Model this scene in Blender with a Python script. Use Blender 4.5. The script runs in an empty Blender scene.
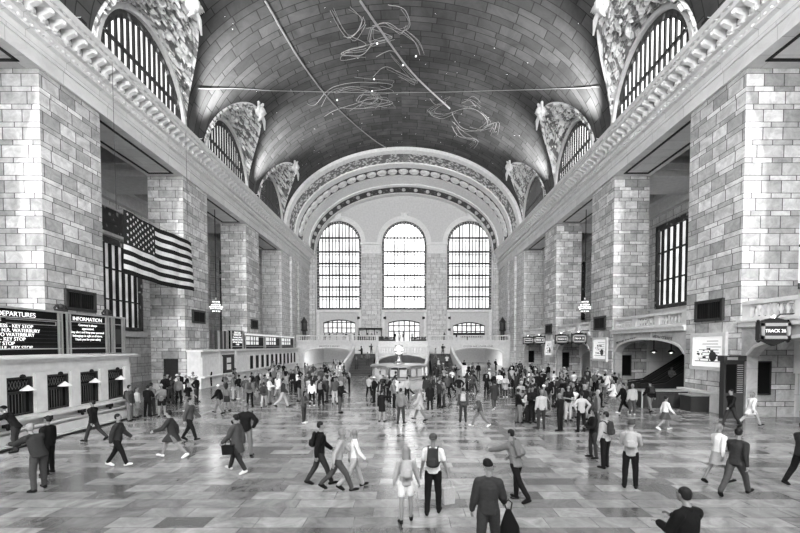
import bpy, bmesh, math, random
from mathutils import Vector, Matrix, noise
random.seed(7)
SC = bpy.context.scene; COL = SC.collection
PI = math.pi; sin = math.sin; cos = math.cos
# ------------------------------------------------------------------ materials
def new_mat(name):
    m = bpy.data.materials.new(name); m.use_nodes = True
    nt = m.node_tree; b = nt.nodes['Principled BSDF']
    return m, nt, b
def flat(name, g, rough=.6, metal=0.0, emit=0.0, spec=.5, bump=0.0, bscale=30):
    m, nt, b = new_mat(name)
    b.inputs['Base Color'].default_value = (g, g, g, 1)
    b.inputs['Roughness'].default_value = rough
    b.inputs['Metallic'].default_value = metal
    b.inputs['Specular IOR Level'].default_value = spec
    if emit:
        b.inputs['Emission Color'].default_value = (1, 1, 1, 1)
        b.inputs['Emission Strength'].default_value = emit
    if emit == 0:
        tc = nt.nodes.new('ShaderNodeTexCoord'); n = nt.nodes.new('ShaderNodeTexNoise'); n.inputs['Scale'].default_value = bscale if bump else 3
        nt.links.new(tc.outputs['Object'], n.inputs['Vector'])
        r = nt.nodes.new('ShaderNodeMapRange'); r.inputs['To Min'].default_value = g*.8; r.inputs['To Max'].default_value = min(1, g*1.2)
        nt.links.new(n.outputs['Fac'], r.inputs['Value']); nt.links.new(r.outputs['Result'], b.inputs['Base Color'])
        if bump:
            bp = nt.nodes.new('ShaderNodeBump'); bp.inputs['Strength'].default_value = bump
            nt.links.new(n.outputs['Fac'], bp.inputs['Height']); nt.links.new(bp.outputs['Normal'], b.inputs['Normal'])
    return m
def math_node(nt, op, a, b=None, c=None):
    n = nt.nodes.new('ShaderNodeMath'); n.operation = op
    for i, v in enumerate((a, b, c)):
        if v is None: continue
        if isinstance(v, (int, float)): n.inputs[i].default_value = v
        else: nt.links.new(v, n.inputs[i])
    return n.outputs[0]
def stone(name, lo, hi, bw=1.15, bh=.5, mortar=.018, mcol=.22, warp=.12, rough=.55, nscale=.9, vein=.25, bias=0.0):
    """ashlar blocks: brick texture on UV with alternating thick and thin courses, per-block tone and veins"""
    m, nt, b = new_mat(name); L = nt.links
    uv = nt.nodes.new('ShaderNodeUVMap'); sep = nt.nodes.new('ShaderNodeSeparateXYZ'); L.new(uv.outputs[0], sep.inputs[0])
    s = math_node(nt, 'MULTIPLY', math_node(nt, 'COSINE', math_node(nt, 'MULTIPLY', sep.outputs[1], PI/bh)), warp)
    v = math_node(nt, 'ADD', sep.outputs[1], s)
    com = nt.nodes.new('ShaderNodeCombineXYZ'); L.new(sep.outputs[0], com.inputs[0]); L.new(v, com.inputs[1])
    br = nt.nodes.new('ShaderNodeTexBrick'); L.new(com.outputs[0], br.inputs['Vector'])
    br.offset = .5; br.squash = 1.35; br.squash_frequency = 3; br.offset_frequency = 2
    br.inputs['Scale'].default_value = 1; br.inputs['Brick Width'].default_value = bw; br.inputs['Row Height'].default_value = bh
    br.inputs['Mortar Size'].default_value = mortar; br.inputs['Mortar Smooth'].default_value = .15; br.inputs['Bias'].default_value = bias
    br.inputs['Color1'].default_value = (lo,)*3+(1,); br.inputs['Color2'].default_value = (hi,)*3+(1,); br.inputs['Mortar'].default_value = (mcol,)*3+(1,)
    n = nt.nodes.new('ShaderNodeTexNoise'); n.inputs['Scale'].default_value = nscale; n.inputs['Detail'].default_value = 8; n.inputs['Roughness'].default_value = .7
    n.inputs['Distortion'].default_value = .6
    L.new(uv.outputs[0], n.inputs['Vector'])
    mr = nt.nodes.new('ShaderNodeMapRange'); mr.inputs['From Min'].default_value = .3; mr.inputs['From Max'].default_value = .7
    mr.inputs['To Min'].default_value = 1-vein; mr.inputs['To Max'].default_value = 1+vein*.7; L.new(n.outputs['Fac'], mr.inputs['Value'])
    mx = nt.nodes.new('ShaderNodeVectorMath'); mx.operation = 'SCALE'; L.new(br.outputs['Color'], mx.inputs[0]); L.new(mr.outputs['Result'], mx.inputs['Scale'])
    L.new(mx.outputs[0], b.inputs['Base Color'])
    bp = nt.nodes.new('ShaderNodeBump'); bp.inputs['Strength'].default_value = .35; bp.inputs['Distance'].default_value = .03
    inv = math_node(nt, 'SUBTRACT', 1.0, br.outputs['Fac']); L.new(inv, bp.inputs['Height']); L.new(bp.outputs['Normal'], b.inputs['Normal'])
    b.inputs['Roughness'].default_value = rough
    return m
def ornament(name, lo, hi, scale=3.0, rough=.7, p0=.42, p1=.62):
    """carved foliage pattern in relief"""
    m, nt, b = new_mat(name); L = nt.links
    uv = nt.nodes.new('ShaderNodeUVMap')
    n = nt.nodes.new('ShaderNodeTexNoise'); n.inputs['Scale'].default_value = scale; n.inputs['Detail'].default_value = 3; n.inputs['Distortion'].default_value = 2.0
    L.new(uv.outputs[0], n.inputs['Vector'])
    w = nt.nodes.new('ShaderNodeTexVoronoi'); w.inputs['Scale'].default_value = scale*1.3; L.new(uv.outputs[0], w.inputs['Vector'])
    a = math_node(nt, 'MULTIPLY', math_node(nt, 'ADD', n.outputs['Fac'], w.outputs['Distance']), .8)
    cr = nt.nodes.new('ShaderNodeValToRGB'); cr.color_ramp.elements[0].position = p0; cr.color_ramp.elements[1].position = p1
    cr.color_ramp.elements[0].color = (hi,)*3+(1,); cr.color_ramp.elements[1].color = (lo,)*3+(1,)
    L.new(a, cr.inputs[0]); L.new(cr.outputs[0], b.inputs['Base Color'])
    bp = nt.nodes.new('ShaderNodeBump'); bp.inputs['Strength'].default_value = 1; bp.inputs['Distance'].default_value = .15; bp.invert = True
    L.new(a, bp.inputs['Height']); L.new(bp.outputs['Normal'], b.inputs['Normal']); b.inputs['Roughness'].default_value = rough
    return m
def glass_lit(name, e, lo=.55, hi=1.0, sx=.7):
    """frosted daylight glass with the soft unevenness of the second glazing behind"""
    m, nt, b = new_mat(name); L = nt.links
    uv = nt.nodes.new('ShaderNodeUVMap'); n = nt.nodes.new('ShaderNodeTexNoise'); n.inputs['Scale'].default_value = sx; n.inputs['Detail'].default_value = 3
    L.new(uv.outputs[0], n.inputs['Vector'])
    r = nt.nodes.new('ShaderNodeMapRange'); r.inputs['From Min'].default_value = .35; r.inputs['From Max'].default_value = .65
    r.inputs['To Min'].default_value = lo*e; r.inputs['To Max'].default_value = hi*e; L.new(n.outputs['Fac'], r.inputs['Value'])
    b.inputs['Base Color'].default_value = (.7, .7, .7, 1); b.inputs['Roughness'].default_value = .3
    b.inputs['Emission Color'].default_value = (1, 1, 1, 1); L.new(r.outputs['Result'], b.inputs['Emission Strength'])
    return m

M = {}
M['stone'] = stone('limestone_ashlar', .34, .78, mortar=.026, mcol=.09, vein=.4, nscale=1.8, bh=.46, bw=1.05)
M['stone_pale'] = stone('pale_limestone', .55, .72, vein=.28, mcol=.12, nscale=1.8, mortar=.026)
M['smooth'] = stone('smooth_stone', .62, .72, bw=2.4, bh=1.2, mortar=.012, mcol=.35, warp=0, vein=.14)
M['plain'] = flat('plain_stone', .66, .6)
M['panel'] = stone('veined_panel_stone', .40, .50, bw=3.2, bh=2.6, mortar=.015, mcol=.3, warp=0, vein=.4)
M['recess_shade_stone'] = flat('recess_shade_stone', .3, .7)
M['plaster'] = flat('white_plaster', .78, .8)
M['lun_wall'] = flat('grey_plaster', .62, .8)
M['vault'] = stone('vault_tiles', .042, .085, bw=2.1, bh=.85, mortar=.045, mcol=.012, warp=.1, rough=.75, vein=.5, nscale=.35)
M['line'] = flat('painted_line', .34, .8)
M['star'] = flat('star_lamp', .8, .5, emit=1.5)
M['relief'] = flat('carved_plaster', .8, .75)
M['orn_relief'] = None
M['orn'] = ornament('carved_band', .22, .75, 1.1)
M['orn_light'] = ornament('pale_carved_band', .2, .8, 1.6, p0=.68, p1=.86)
M['orn_relief'] = ornament('carved_foliage', .2, .82, 1.5, p0=.8, p1=.93)
M['orn_dark'] = ornament('dark_carved_band', .06, .5, 1.1)
M['iron'] = flat('black_iron', .015, .5, spec=.2)
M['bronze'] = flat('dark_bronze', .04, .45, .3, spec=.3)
M['brass'] = flat('brass', .45, .3, .8)
M['black'] = flat('black_board', .006, .5, spec=.12)
M['darkboard'] = flat('charcoal_board', .04, .5, spec=.2)
M['brass_dim'] = flat('aged_brass', .13, .5, .3)
M['steel'] = flat('brushed_steel', .5, .35, .6)
M['white'] = flat('white_paint', .85, .4)
M['text'] = flat('board_lettering', .8, .5, emit=.55)
M['textdim'] = flat('dim_lettering', .6, .5, emit=.25)
M['ink'] = flat('incised_lettering', .08, .7)
M['bulb'] = flat('bulb', .9, .3, emit=2.2)
M['glow'] = flat('glowing_glass', .9, .3, emit=2.2)
M['booth_glass'] = flat('booth_glass', .2, .2, emit=.16)
M['glow_soft'] = flat('soft_glowing_panel', .7, .3, emit=.3)
M['flag_dark'] = flat('flag_dark_cloth', .02, .9, spec=.1)
M['flag_canton'] = flat('flag_canton_cloth', .03, .9, spec=.1)
M['flag_white'] = flat('flag_white_cloth', .82, .8)
M['win_end'] = glass_lit('end_window_glass', .85, .55, 1.0, .3)
M['win_end_c'] = glass_lit('centre_window_glass', 3.2, .35, 1.0, .25)
M['win_lun_l'] = glass_lit('lunette_glass_left', 1.0)
M['win_lun_r'] = glass_lit('lunette_glass_right', 2.6)
M['win_dark'] = glass_lit('dim_window_glass', .30, .3, 1.0)
M['win_mid'] = glass_lit('gallery_window_glass', .7, .5, 1.0)
M['win_back'] = glass_lit('west_window_glass', 10.0, .9, 1.0)
M['win_low'] = glass_lit('lower_window_glass', .7, .3, 1.0, 1.4)
def floor_mat():
    m, nt, b = new_mat('polished_marble_floor'); L = nt.links
    uv = nt.nodes.new('ShaderNodeUVMap')
    br = nt.nodes.new('ShaderNodeTexBrick'); L.new(uv.outputs[0], br.inputs['Vector']); br.offset = .37; br.squash = 1.3; br.squash_frequency = 3
    br.inputs['Scale'].default_value = 1; br.inputs['Brick Width'].default_value = 1.05; br.inputs['Row Height'].default_value = .52
    br.inputs['Mortar Size'].default_value = .008; br.inputs['Mortar Smooth'].default_value = .1; br.inputs['Bias'].default_value = .25
    br.inputs['Color1'].default_value = (.03,)*3+(1,); br.inputs['Color2'].default_value = (.30,)*3+(1,); br.inputs['Mortar'].default_value = (.07,)*3+(1,)
    n = nt.nodes.new('ShaderNodeTexNoise'); n.inputs['Scale'].default_value = 1.6; n.inputs['Detail'].default_value = 9; n.inputs['Distortion'].default_value = 1.2
    n.inputs['Roughness'].default_value = .65; L.new(uv.outputs[0], n.inputs['Vector'])
    mr = nt.nodes.new('ShaderNodeMapRange'); mr.inputs['From Min'].default_value = .3; mr.inputs['From Max'].default_value = .7
    mr.inputs['To Min'].default_value = .6; mr.inputs['To Max'].default_value = 1.35; L.new(n.outputs['Fac'], mr.inputs['Value'])
    mx = nt.nodes.new('ShaderNodeVectorMath'); mx.operation = 'SCALE'; L.new(br.outputs['Color'], mx.inputs[0]); L.new(mr.outputs['Result'], mx.inputs['Scale'])
    L.new(mx.outputs[0], b.inputs['Base Color'])
    rr = nt.nodes.new('ShaderNodeMapRange'); rr.inputs['To Min'].default_value = .10; rr.inputs['To Max'].default_value = .28; L.new(n.outputs['Fac'], rr.inputs['Value'])
    L.new(rr.outputs['Result'], b.inputs['Roughness'])
    n2 = nt.nodes.new('ShaderNodeTexNoise'); n2.inputs['Scale'].default_value = 1.1; L.new(uv.outputs[0], n2.inputs['Vector'])
    bp = nt.nodes.new('ShaderNodeBump'); bp.inputs['Strength'].default_value = .12; bp.inputs['Distance'].default_value = .05
    h = math_node(nt, 'SUBTRACT', n2.outputs['Fac'], math_node(nt, 'MULTIPLY', br.outputs['Fac'], .25))
    L.new(h, bp.inputs['Height']); L.new(bp.outputs['Normal'], b.inputs['Normal'])
    b.inputs['Specular IOR Level'].default_value = .7; b.inputs['IOR'].default_value = 2.1
    return m
M['floor'] = floor_mat()
# ------------------------------------------------------------------ mesh builder
def world_loc(o):
    v = Vector((0, 0, 0))
    while o is not None:
        v += o.location; o = o.parent
    return v
class MB:
    def __init__(s): s.v = []; s.f = []; s.mi = []; s.uv = {}
    def add(s, vs, fs, m=0, uvs=None):
        k = len(s.v); s.v += [Vector(p) for p in vs]
        for i, f in enumerate(fs):
            if uvs: s.uv[len(s.f)] = [uvs[j] for j in f]
            s.f.append([k+j for j in f]); s.mi.append(m)
        return s
    def box(s, x0, y0, z0, x1, y1, z1, m=0):
        x0, x1 = sorted((x0, x1)); y0, y1 = sorted((y0, y1)); z0, z1 = sorted((z0, z1))
        return s.add([(x0,y0,z0),(x1,y0,z0),(x1,y1,z0),(x0,y1,z0),(x0,y0,z1),(x1,y0,z1),(x1,y1,z1),(x0,y1,z1)],
            [(0,3,2,1),(4,5,6,7),(0,1,5,4),(1,2,6,5),(2,3,7,6),(3,0,4,7)], m)
    def prism(s, pts, axis, a, b, m=0):
        """polygon pts (two coordinates in the plane across axis) extruded from a to b"""
        n = len(pts)
        def P(p, t): return {'x': (t, p[0], p[1]), 'y': (p[0], t, p[1]), 'z': (p[0], p[1], t)}[axis]
        vs = [P(p, a) for p in pts] + [P(p, b) for p in pts]
        fs = [list(range(n)), list(range(2*n-1, n-1, -1))] + [(i, i+n, (i+1) % n + n, (i+1) % n) for i in range(n)]
        return s.add(vs, fs, m)
    def lathe(s, prof, c=(0,0,0), n=16, m=0, a0=0, a1=2*PI):
        full = abs(a1-a0-2*PI) < 1e-6; k = n if full else n+1; vs = []
        for i in range(k):
            a = a0+(a1-a0)*i/n
            for r, z in prof: vs.append((c[0]+r*cos(a), c[1]+r*sin(a), c[2]+z))
        q = len(prof); fs = []
        for i in range(n):
            for j in range(q-1):
                a = i*q+j; b = ((i+1) % k)*q+j; fs.append((a, b, b+1, a+1))
        if full:
            if prof[0][0] > 1e-6: fs.append([i*q for i in range(k)][::-1])
            if prof[-1][0] > 1e-6: fs.append([i*q+q-1 for i in range(k)])
        return s.add(vs, fs, m)
    def tube(s, pts, r, n=6, m=0):
        pts = [Vector(p) for p in pts]; rings = []; vs = []
        for i, p in enumerate(pts):
            d = (pts[min(i+1, len(pts)-1)]-pts[max(i-1, 0)]).normalized()
            u = d.cross(Vector((0, 0, 1)) if abs(d.z) < .9 else Vector((1, 0, 0))).normalized(); w = d.cross(u)
            rr = r[i] if isinstance(r, (list, tuple)) else r
            vs += [p+u*rr*cos(2*PI*k/n)+w*rr*sin(2*PI*k/n) for k in range(n)]
        fs = [(i*n+k, i*n+(k+1) % n, (i+1)*n+(k+1) % n, (i+1)*n+k) for i in range(len(pts)-1) for k in range(n)]
        fs += [list(range(n))[::-1], [(len(pts)-1)*n+k for k in range(n)]]
        return s.add(vs, fs, m)
    def ball(s, c, r, m=0, n=8):
        r = r if isinstance(r, (tuple, list)) else (r, r, r); k = n//2; vs = []; fs = []
        for j in range(k+1):
            t = PI*j/k
            for i in range(n): vs.append((c[0]+r[0]*sin(t)*cos(2*PI*i/n), c[1]+r[1]*sin(t)*sin(2*PI*i/n), c[2]-r[2]*cos(t)))
        for j in range(k):
            for i in range(n): fs.append((j*n+i, j*n+(i+1) % n, (j+1)*n+(i+1) % n, (j+1)*n+i))
        return s.add(vs, fs, m)
    def mesh(s, name, mats, off=Vector((0,0,0)), smooth=False):
        me = bpy.data.meshes.new(name); me.from_pydata([tuple(p-off) for p in s.v], [], s.f)
        for m in (mats if isinstance(mats, (list, tuple)) else [mats]): me.materials.append(M[m] if isinstance(m, str) else m)
        uvl = me.uv_layers.new(name='UVMap')
        for i, p in enumerate(me.polygons):
            p.material_index = s.mi[i]
            if smooth: p.use_smooth = True
            if i in s.uv:
                for li, u in zip(p.loop_indices, s.uv[i]): uvl.data[li].uv = u
            else:
                n = p.normal; ax = max(range(3), key=lambda k: abs(n[k]))
                for li, vi in zip(p.loop_indices, p.vertices):
                    q = s.v[vi]; uvl.data[li].uv = ((q[1], q[2]), (q[0], q[2]), (q[0], q[1]))[ax]
        me.validate(); me.update()
        return me
    def build(s, name, mats, parent=None, smooth=False, fix=False):
        if fix: pass
        off = world_loc(parent) if parent else Vector((0,0,0))
        me = s.mesh(name, mats, off, smooth)
        if fix:
            bm = bmesh.new(); bm.from_mesh(me); bmesh.ops.recalc_face_normals(bm, faces=bm.faces); bm.to_mesh(me); bm.free()
        o = bpy.data.objects.new(name, me); COL.objects.link(o); o.parent = parent
        return o
def thing(name, label, cat, loc=(0,0,0), rz=0, group=None):
    o = bpy.data.objects.new(name, None); COL.objects.link(o); o.location = loc; o.rotation_euler = (0, 0, rz)
    o.empty_display_size = .1; o['label'] = label; o['category'] = cat
    if group: o['group'] = group
    return o
def tag(o, label, cat, group=None):
    o['label'] = label; o['category'] = cat
    if group: o['group'] = group
    return o
def struct(name, mb, mats, label=None, parent=None, fix=True, smooth=False):
    o = mb.build(name, mats, parent, fix=fix, smooth=smooth)
    if parent is None:
        o['kind'] = 'structure'
        if label: o['label'] = label
    return o
def copy_tree(o, parent=None):
    c = o.copy(); COL.objects.link(c); c.parent = parent
    for ch in o.children: copy_tree(ch, c)
    return c
def text_obj(name, body, size, mat, parent, loc, rot, ext=.01, align='CENTER'):
    cu = bpy.data.curves.new('t', 'FONT'); cu.body = body; cu.size = size; cu.extrude = ext; cu.align_x = align; cu.align_y = 'CENTER'
    o = bpy.data.objects.new('t', cu); COL.objects.link(o)
    dg = bpy.context.evaluated_depsgraph_get(); dg.update()
    me = bpy.data.meshes.new_from_object(o.evaluated_get(dg)); bpy.data.objects.remove(o); me.name = name
    me.materials.clear(); me.materials.append(M[mat])
    t = bpy.data.objects.new(name, me); COL.objects.link(t); t.parent = parent
    off = world_loc(parent) if parent else Vector((0,0,0))
    t.location = Vector(loc)-off; t.rotation_euler = rot
    return t
R_LEFTWALL = (PI/2, 0, PI/2)      # reads from the hall when mounted on the left wall (faces +X)
R_RIGHTWALL = (PI/2, 0, -PI/2)    # faces -X
R_FRONT = (PI/2, 0, 0)            # faces the camera (-Y)

# ------------------------------------------------------------------ dimensions
HW = 18.5; P0 = 21.35; PW = 4.15; PER = 13.35; ZO = 18.3; ZS = 22.0; RISE = 12.3; YEND = 79.0; YV = 62.4; YB = -6.0; GAL = 27.6; ZG = 21.0
PIERS = [P0+PER*k for k in (-2, -1, 0, 1, 2)]     # starts of free-standing piers; the wall is solid from PLAST on
PLAST = P0+PER*3
CENT = [P0+PW+(PER-PW)/2+PER*k for k in (-2, -1, 0, 1, 2)]

# ------------------------------------------------------------------ floor
f = MB(); f.box(-GAL-1, YB-1, -.3, GAL+1, YEND+14, 0); struct('floor', f, 'floor', 'polished marble floor of staggered grey slabs')

# ------------------------------------------------------------------ side walls and piers
def pier(s, y0, y1, nm):
    m = MB(); m.box(s*HW, y0, 0, s*(HW+3), y1, ZO)
    m.box(s*(HW-.08), y0-.08, 0, s*HW, y1+.08, .55)
    struct(nm, m, 'stone')
for s, nm in ((-1, 'left'), (1, 'right')):
    for y in PIERS: pier(s, y, y+PW, 'wall_'+nm)
    m = MB(); m.box(s*HW, PLAST, 0, s*(HW+3), YEND+1, ZO)
    for q in (PLAST+4.2, PLAST+8.4): m.box(s*(HW-.35), q, 0, s*HW, q+2.2, ZO)
    struct('wall_'+nm, m, 'stone_pale')
    m = MB(); m.box(s*HW, YB-1, ZO, s*(HW+3), YEND+1, ZS); struct('wall_'+nm, m, 'smooth')
    m = MB()                                           # outer gallery wall
    m.box(s*GAL, YB-1, 0, s*(GAL+.6), YEND+1, ZG+.5); struct('wall_'+nm, m, 'stone_pale')
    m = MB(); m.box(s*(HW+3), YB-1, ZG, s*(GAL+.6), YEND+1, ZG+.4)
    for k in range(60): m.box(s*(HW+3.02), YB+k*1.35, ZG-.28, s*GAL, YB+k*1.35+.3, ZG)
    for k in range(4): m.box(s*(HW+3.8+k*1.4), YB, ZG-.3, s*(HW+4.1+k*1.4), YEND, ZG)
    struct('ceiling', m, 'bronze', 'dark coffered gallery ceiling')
    m = MB()                                           # cross beams and inner entablature of the gallery
    for y in PIERS + [PLAST]:
        m.box(s*(HW+3), y, ZO, s*GAL, y+PW, ZG-.3)
        m.box(s*(HW+3), y-.2, ZO+.5, s*GAL, y, ZO+.9); m.box(s*(HW+3), y-.35, ZO+.95, s*GAL, y, ZO+1.15)
    m.box(s*(GAL-.5), YB, 17.6, s*GAL, YEND, 18.0); m.box(s*(GAL-.9), YB, 18.9, s*GAL, YEND, 19.4); m.box(s*(GAL-.3), YB, 18.0, s*GAL, YEND, 18.9)
    struct('trim_1', m, 'plain')
    m = MB()                                           # recessed soffit panels under the entablature
    for c in CENT:
        w = (PER-PW)/2-.55
        for (a, b2, e) in ((.45, .62, 0), (2.38, 2.55, 0)): m.box(s*(HW+a), c-w, ZO-.05, s*(HW+b2), c+w, ZO+.02)
        m.box(s*(HW+.45), c-w, ZO-.05, s*(HW+2.55), c-w+.17, ZO+.02); m.box(s*(HW+.45), c+w-.17, ZO-.05, s*(HW+2.55), c+w, ZO+.02)
    struct('trim_2', m, 'iron')
# back (west) wall behind the camera, three tall windows bring the daylight in
def arched_wall(mb, y0, y1, xs, hw, zb, zsp, zt, x0, x1, z0=0.0, m=0):
    edges = [x0]+[e for x in xs for e in (x-hw, x+hw)]+[x1]
    for i in range(0, len(edges), 2): mb.box(edges[i], y0, z0, edges[i+1], y1, zt, m)
    for x in xs:
        mb.box(x-hw, y0, z0, x+hw, y1, zb, m)
        n = 20; arc = [(x+hw*cos(PI*i/n), zsp+hw*sin(PI*i/n)) for i in range(n+1)]
        for i in range(n):
            a, b2 = arc[i], arc[i+1]
            mb.prism([a, (a[0], zt), (b2[0], zt), b2], 'y', y0, y1, m)
WX = (-12.75, .05, 12.85); WHW = 4.35; WZB = 10.8; WSP = 23.75
m = MB(); arched_wall(m, YB-1, YB, WX, WHW, WZB, WSP, 35.5, -HW-.5, HW+.5); m.box(-GAL-1, YB-1, 0, -HW-.5, YB, ZG+.5); m.box(HW+.5, YB-1, 0, GAL+1, YB, ZG+.5)
struct('wall_back', m, 'stone_pale')
def arch_window(idx, x, y, hw, zb, zsp, glass, step=.62, hbars=None, face=-1, label=None, bar=.07, frame_w=.42):
    """tall arched window; bars stand in front of the pane on the side the hall sees"""
    fr = MB(); n = 22
    out = [(x-hw, zb)]+[(x-hw*cos(PI*i/n), zsp+hw*sin(PI*i/n)) for i in range(n+1)]+[(x+hw, zb)]
    r = hw-frame_w
    inn = [(x-r, zb+frame_w)]+[(x-r*cos(PI*i/n), zsp+r*sin(PI*i/n)) for i in range(n+1)]+[(x+r, zb+frame_w)]
    ya, yb = y+face*.02, y+face*.30
    for i in range(len(out)-1): fr.prism([out[i], out[i+1], inn[i+1], inn[i]], 'y', ya, yb)
    fr.prism([out[-1], out[0], inn[0], inn[-1]], 'y', ya, yb)
    o = struct('window_%d' % idx, fr, 'orn_dark', label)
    b = MB(); k = int(2*r/step); st = 2*r/k
    for i in range(1, k):
        xx = x-r+i*st; top = zsp+math.sqrt(max(0, r*r-(xx-x)**2)); w = bar*(1.7 if i % 3 == 0 else 1)
        b.box(xx-w, y+face*.05, zb+frame_w, xx+w, y+face*.2, top)
    for z in (hbars or []):
        rr = r if z < zsp else math.sqrt(max(0, r*r-(z-zsp)**2))
        b.box(x-rr, y+face*.05, z-.15, x+rr, y+face*.26, z+.15); b.box(x-rr, y+face*.05, z-.62, x+rr, y+face*.2, z-.54)
    b.build('mullion', 'iron', o)
    g = MB(); pl = out; N = len(pl)
    g.prism(pl, 'y', y-.02, y+.02); g.build('glass', glass, o, fix=True)
    dz = MB()                                           # rosettes along the frame
    for i in range(int((zsp-zb)/.55)):
        for sx in (-1, 1): dz.ball((x+sx*(hw-frame_w/2), y+face*.32, zb+.4+i*.55), (.1, .05, .1), n=6)
    for i in range(1, 26):
        a = PI*i/26; dz.ball((x+(hw-frame_w/2)*cos(a), y+face*.32, zsp+(hw-frame_w/2)*sin(a)), (.1, .05, .1), n=6)
    dz.build('frame_rosettes', 'plaster', o, smooth=True)
    return o
HB = [13.4, 15.3, 17.6, 19.9, 22.2, 24.9]
for i, x in enumerate(WX):
    g = MB(); n = 16
    g.prism([(x-WHW, WZB)]+[(x-WHW*cos(PI*k/n), WSP+WHW*sin(PI*k/n)) for k in range(n+1)]+[(x+WHW, WZB)], 'y', YB-.6, YB-.55)
    struct('window_%d' % (20+i), g, 'win_back')

# ------------------------------------------------------------------ end wall
m = MB(); arched_wall(m, YEND, YEND+1.2, WX, WHW, WZB, WSP, 36, -HW-.5, HW+.5, z0=9.4); 
# lower zone with segmental windows and the balcony door
LW = [(-12.75, 3.15, 6.2, 8.3, .6), (.05, 3.1, 4.5, 8.3, .5), (12.85, 3.15, 5.4, 7.7, .7)]
ex = [-HW-.5]+[e for (x, hw, *_r) in LW for e in (x-hw, x+hw)]+[HW+.5]
for i in range(0, len(ex), 2): m.box(ex[i], YEND, 4.4, ex[i+1], YEND+1.2, 9.4)
def seg(x, hw, z, rise, n=10): return [(x-hw+2*hw*i/n, z+rise*(1-(2*i/n-1)**2)) for i in range(n+1)]
for (x, hw, zb, zt, rise) in LW:
    if zb > 4.5: m.box(x-hw, YEND, 4.4, x+hw, YEND+1.2, zb)
    arc = seg(x, hw, zt, rise)
    for i in range(10): m.prism([arc[i], (arc[i][0], 9.4), (arc[i+1][0], 9.4), arc[i+1]], 'y', YEND, YEND+1.2)
struct('wall_end', m, 'lun_wall')
m = MB()                                              # pilasters with banded capitals
for a, b2 in ((-HW, -17.35), (-8.15, -4.55), (4.65, 8.25), (17.45, HW)):
    m.box(a, YEND-.6, 4.4, b2, YEND, 21.4)
    m.box(a-.1, YEND-.75, 20.4, b2+.1, YEND, 20.75); m.box(a-.15, YEND-.8, 21.3, b2+.15, YEND, 21.6)
struct('wall_end', m, 'stone_pale')
m = MB()
for a, b2 in ((-HW, -17.35), (-8.15, -4.55), (4.65, 8.25), (17.45, HW)):
    m.box(a-.05, YEND-.7, 21.6, b2+.05, YEND, 23.3); m.box(a-.3, YEND-1.0, 23.3, b2+.3, YEND, 23.75)
    k = max(1, int((b2-a)/.55))
    for i in range(k): m.box(a+(i+.2)*(b2-a)/k, YEND-.9, 22.3, a+(i+.75)*(b2-a)/k, YEND-.7, 23.1)
struct('trim_3', m, 'plaster')
m = MB()                                              # white archivolts, sills and keystones
for x in WX:
    n = 24
    for (ra, rb, d) in ((WHW, WHW+.75, .18), (WHW+.75, WHW+.95, .3)):
        for i in range(n):
            a, b2 = PI*i/n, PI*(i+1)/n
            m.prism([(x+ra*cos(a), WSP+ra*sin(a)), (x+rb*cos(a), WSP+rb*sin(a)), (x+rb*cos(b2), WSP+rb*sin(b2)), (x+ra*cos(b2), WSP+ra*sin(b2))], 'y', YEND-d, YEND)
    m.box(x-.55, YEND-.6, WSP+WHW+.1, x+.55, YEND, WSP+WHW+1.15); m.box(x-.7, YEND-.7, WSP+WHW+1.15, x+.7, YEND, WSP+WHW+1.4)
    m.box(x-WHW-.1, YEND-.45, 10.3, x+WHW+.1, YEND, 10.8); m.box(x-WHW, YEND-.15, 5.0, x-WHW+.5, YEND, 10.3); m.box(x+WHW-.5, YEND-.15, 5.0, x+WHW, YEND, 10.3)
struct('trim_4', m, 'plaster')
for i, x in enumerate(WX):
    arch_window(i+1, x, YEND+.5, WHW, WZB, WSP, 'win_end_c' if i == 1 else 'win_end', hbars=HB, label='tall arched end window with iron mullions')
for i, (x, hw, zb, zt, rise) in enumerate(LW):
    g = MB(); a = seg(x, hw, zt, rise); g.prism([(x-hw, zb)]+a+[(x+hw, zb)], 'y', YEND+.5, YEND+.54)
    b = MB(); k = 7 if i != 1 else 6
    for j in range(k+1):
        xx = x-hw+2*hw*j/k; tt = zt+rise*(1-(2*j/k-1)**2); b.box(xx-.09, YEND+.25, zb, xx+.09, YEND+.45, tt)
    for z in ((zb+.05, (zb+zt)/2, zt) if i != 1 else (zb+.05, zb+2.1, zb+3.2)): b.box(x-hw, YEND+.25, z-.08, x+hw, YEND+.45, z+.08)
    for j in range(10): b.prism([a[j], a[j+1], (a[j+1][0], a[j+1][1]-.2), (a[j][0], a[j][1]-.2)], 'y', YEND+.2, YEND+.45)
    if i == 2: b.box(x-hw, YEND+.3, zb, x+hw, YEND+.42, zb+.9)
    o = struct('window_%d' % (i+4), b, 'iron', 'low segmental window under the tall end window'); g.build('glass', 'win_low', o, fix=True)

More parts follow.
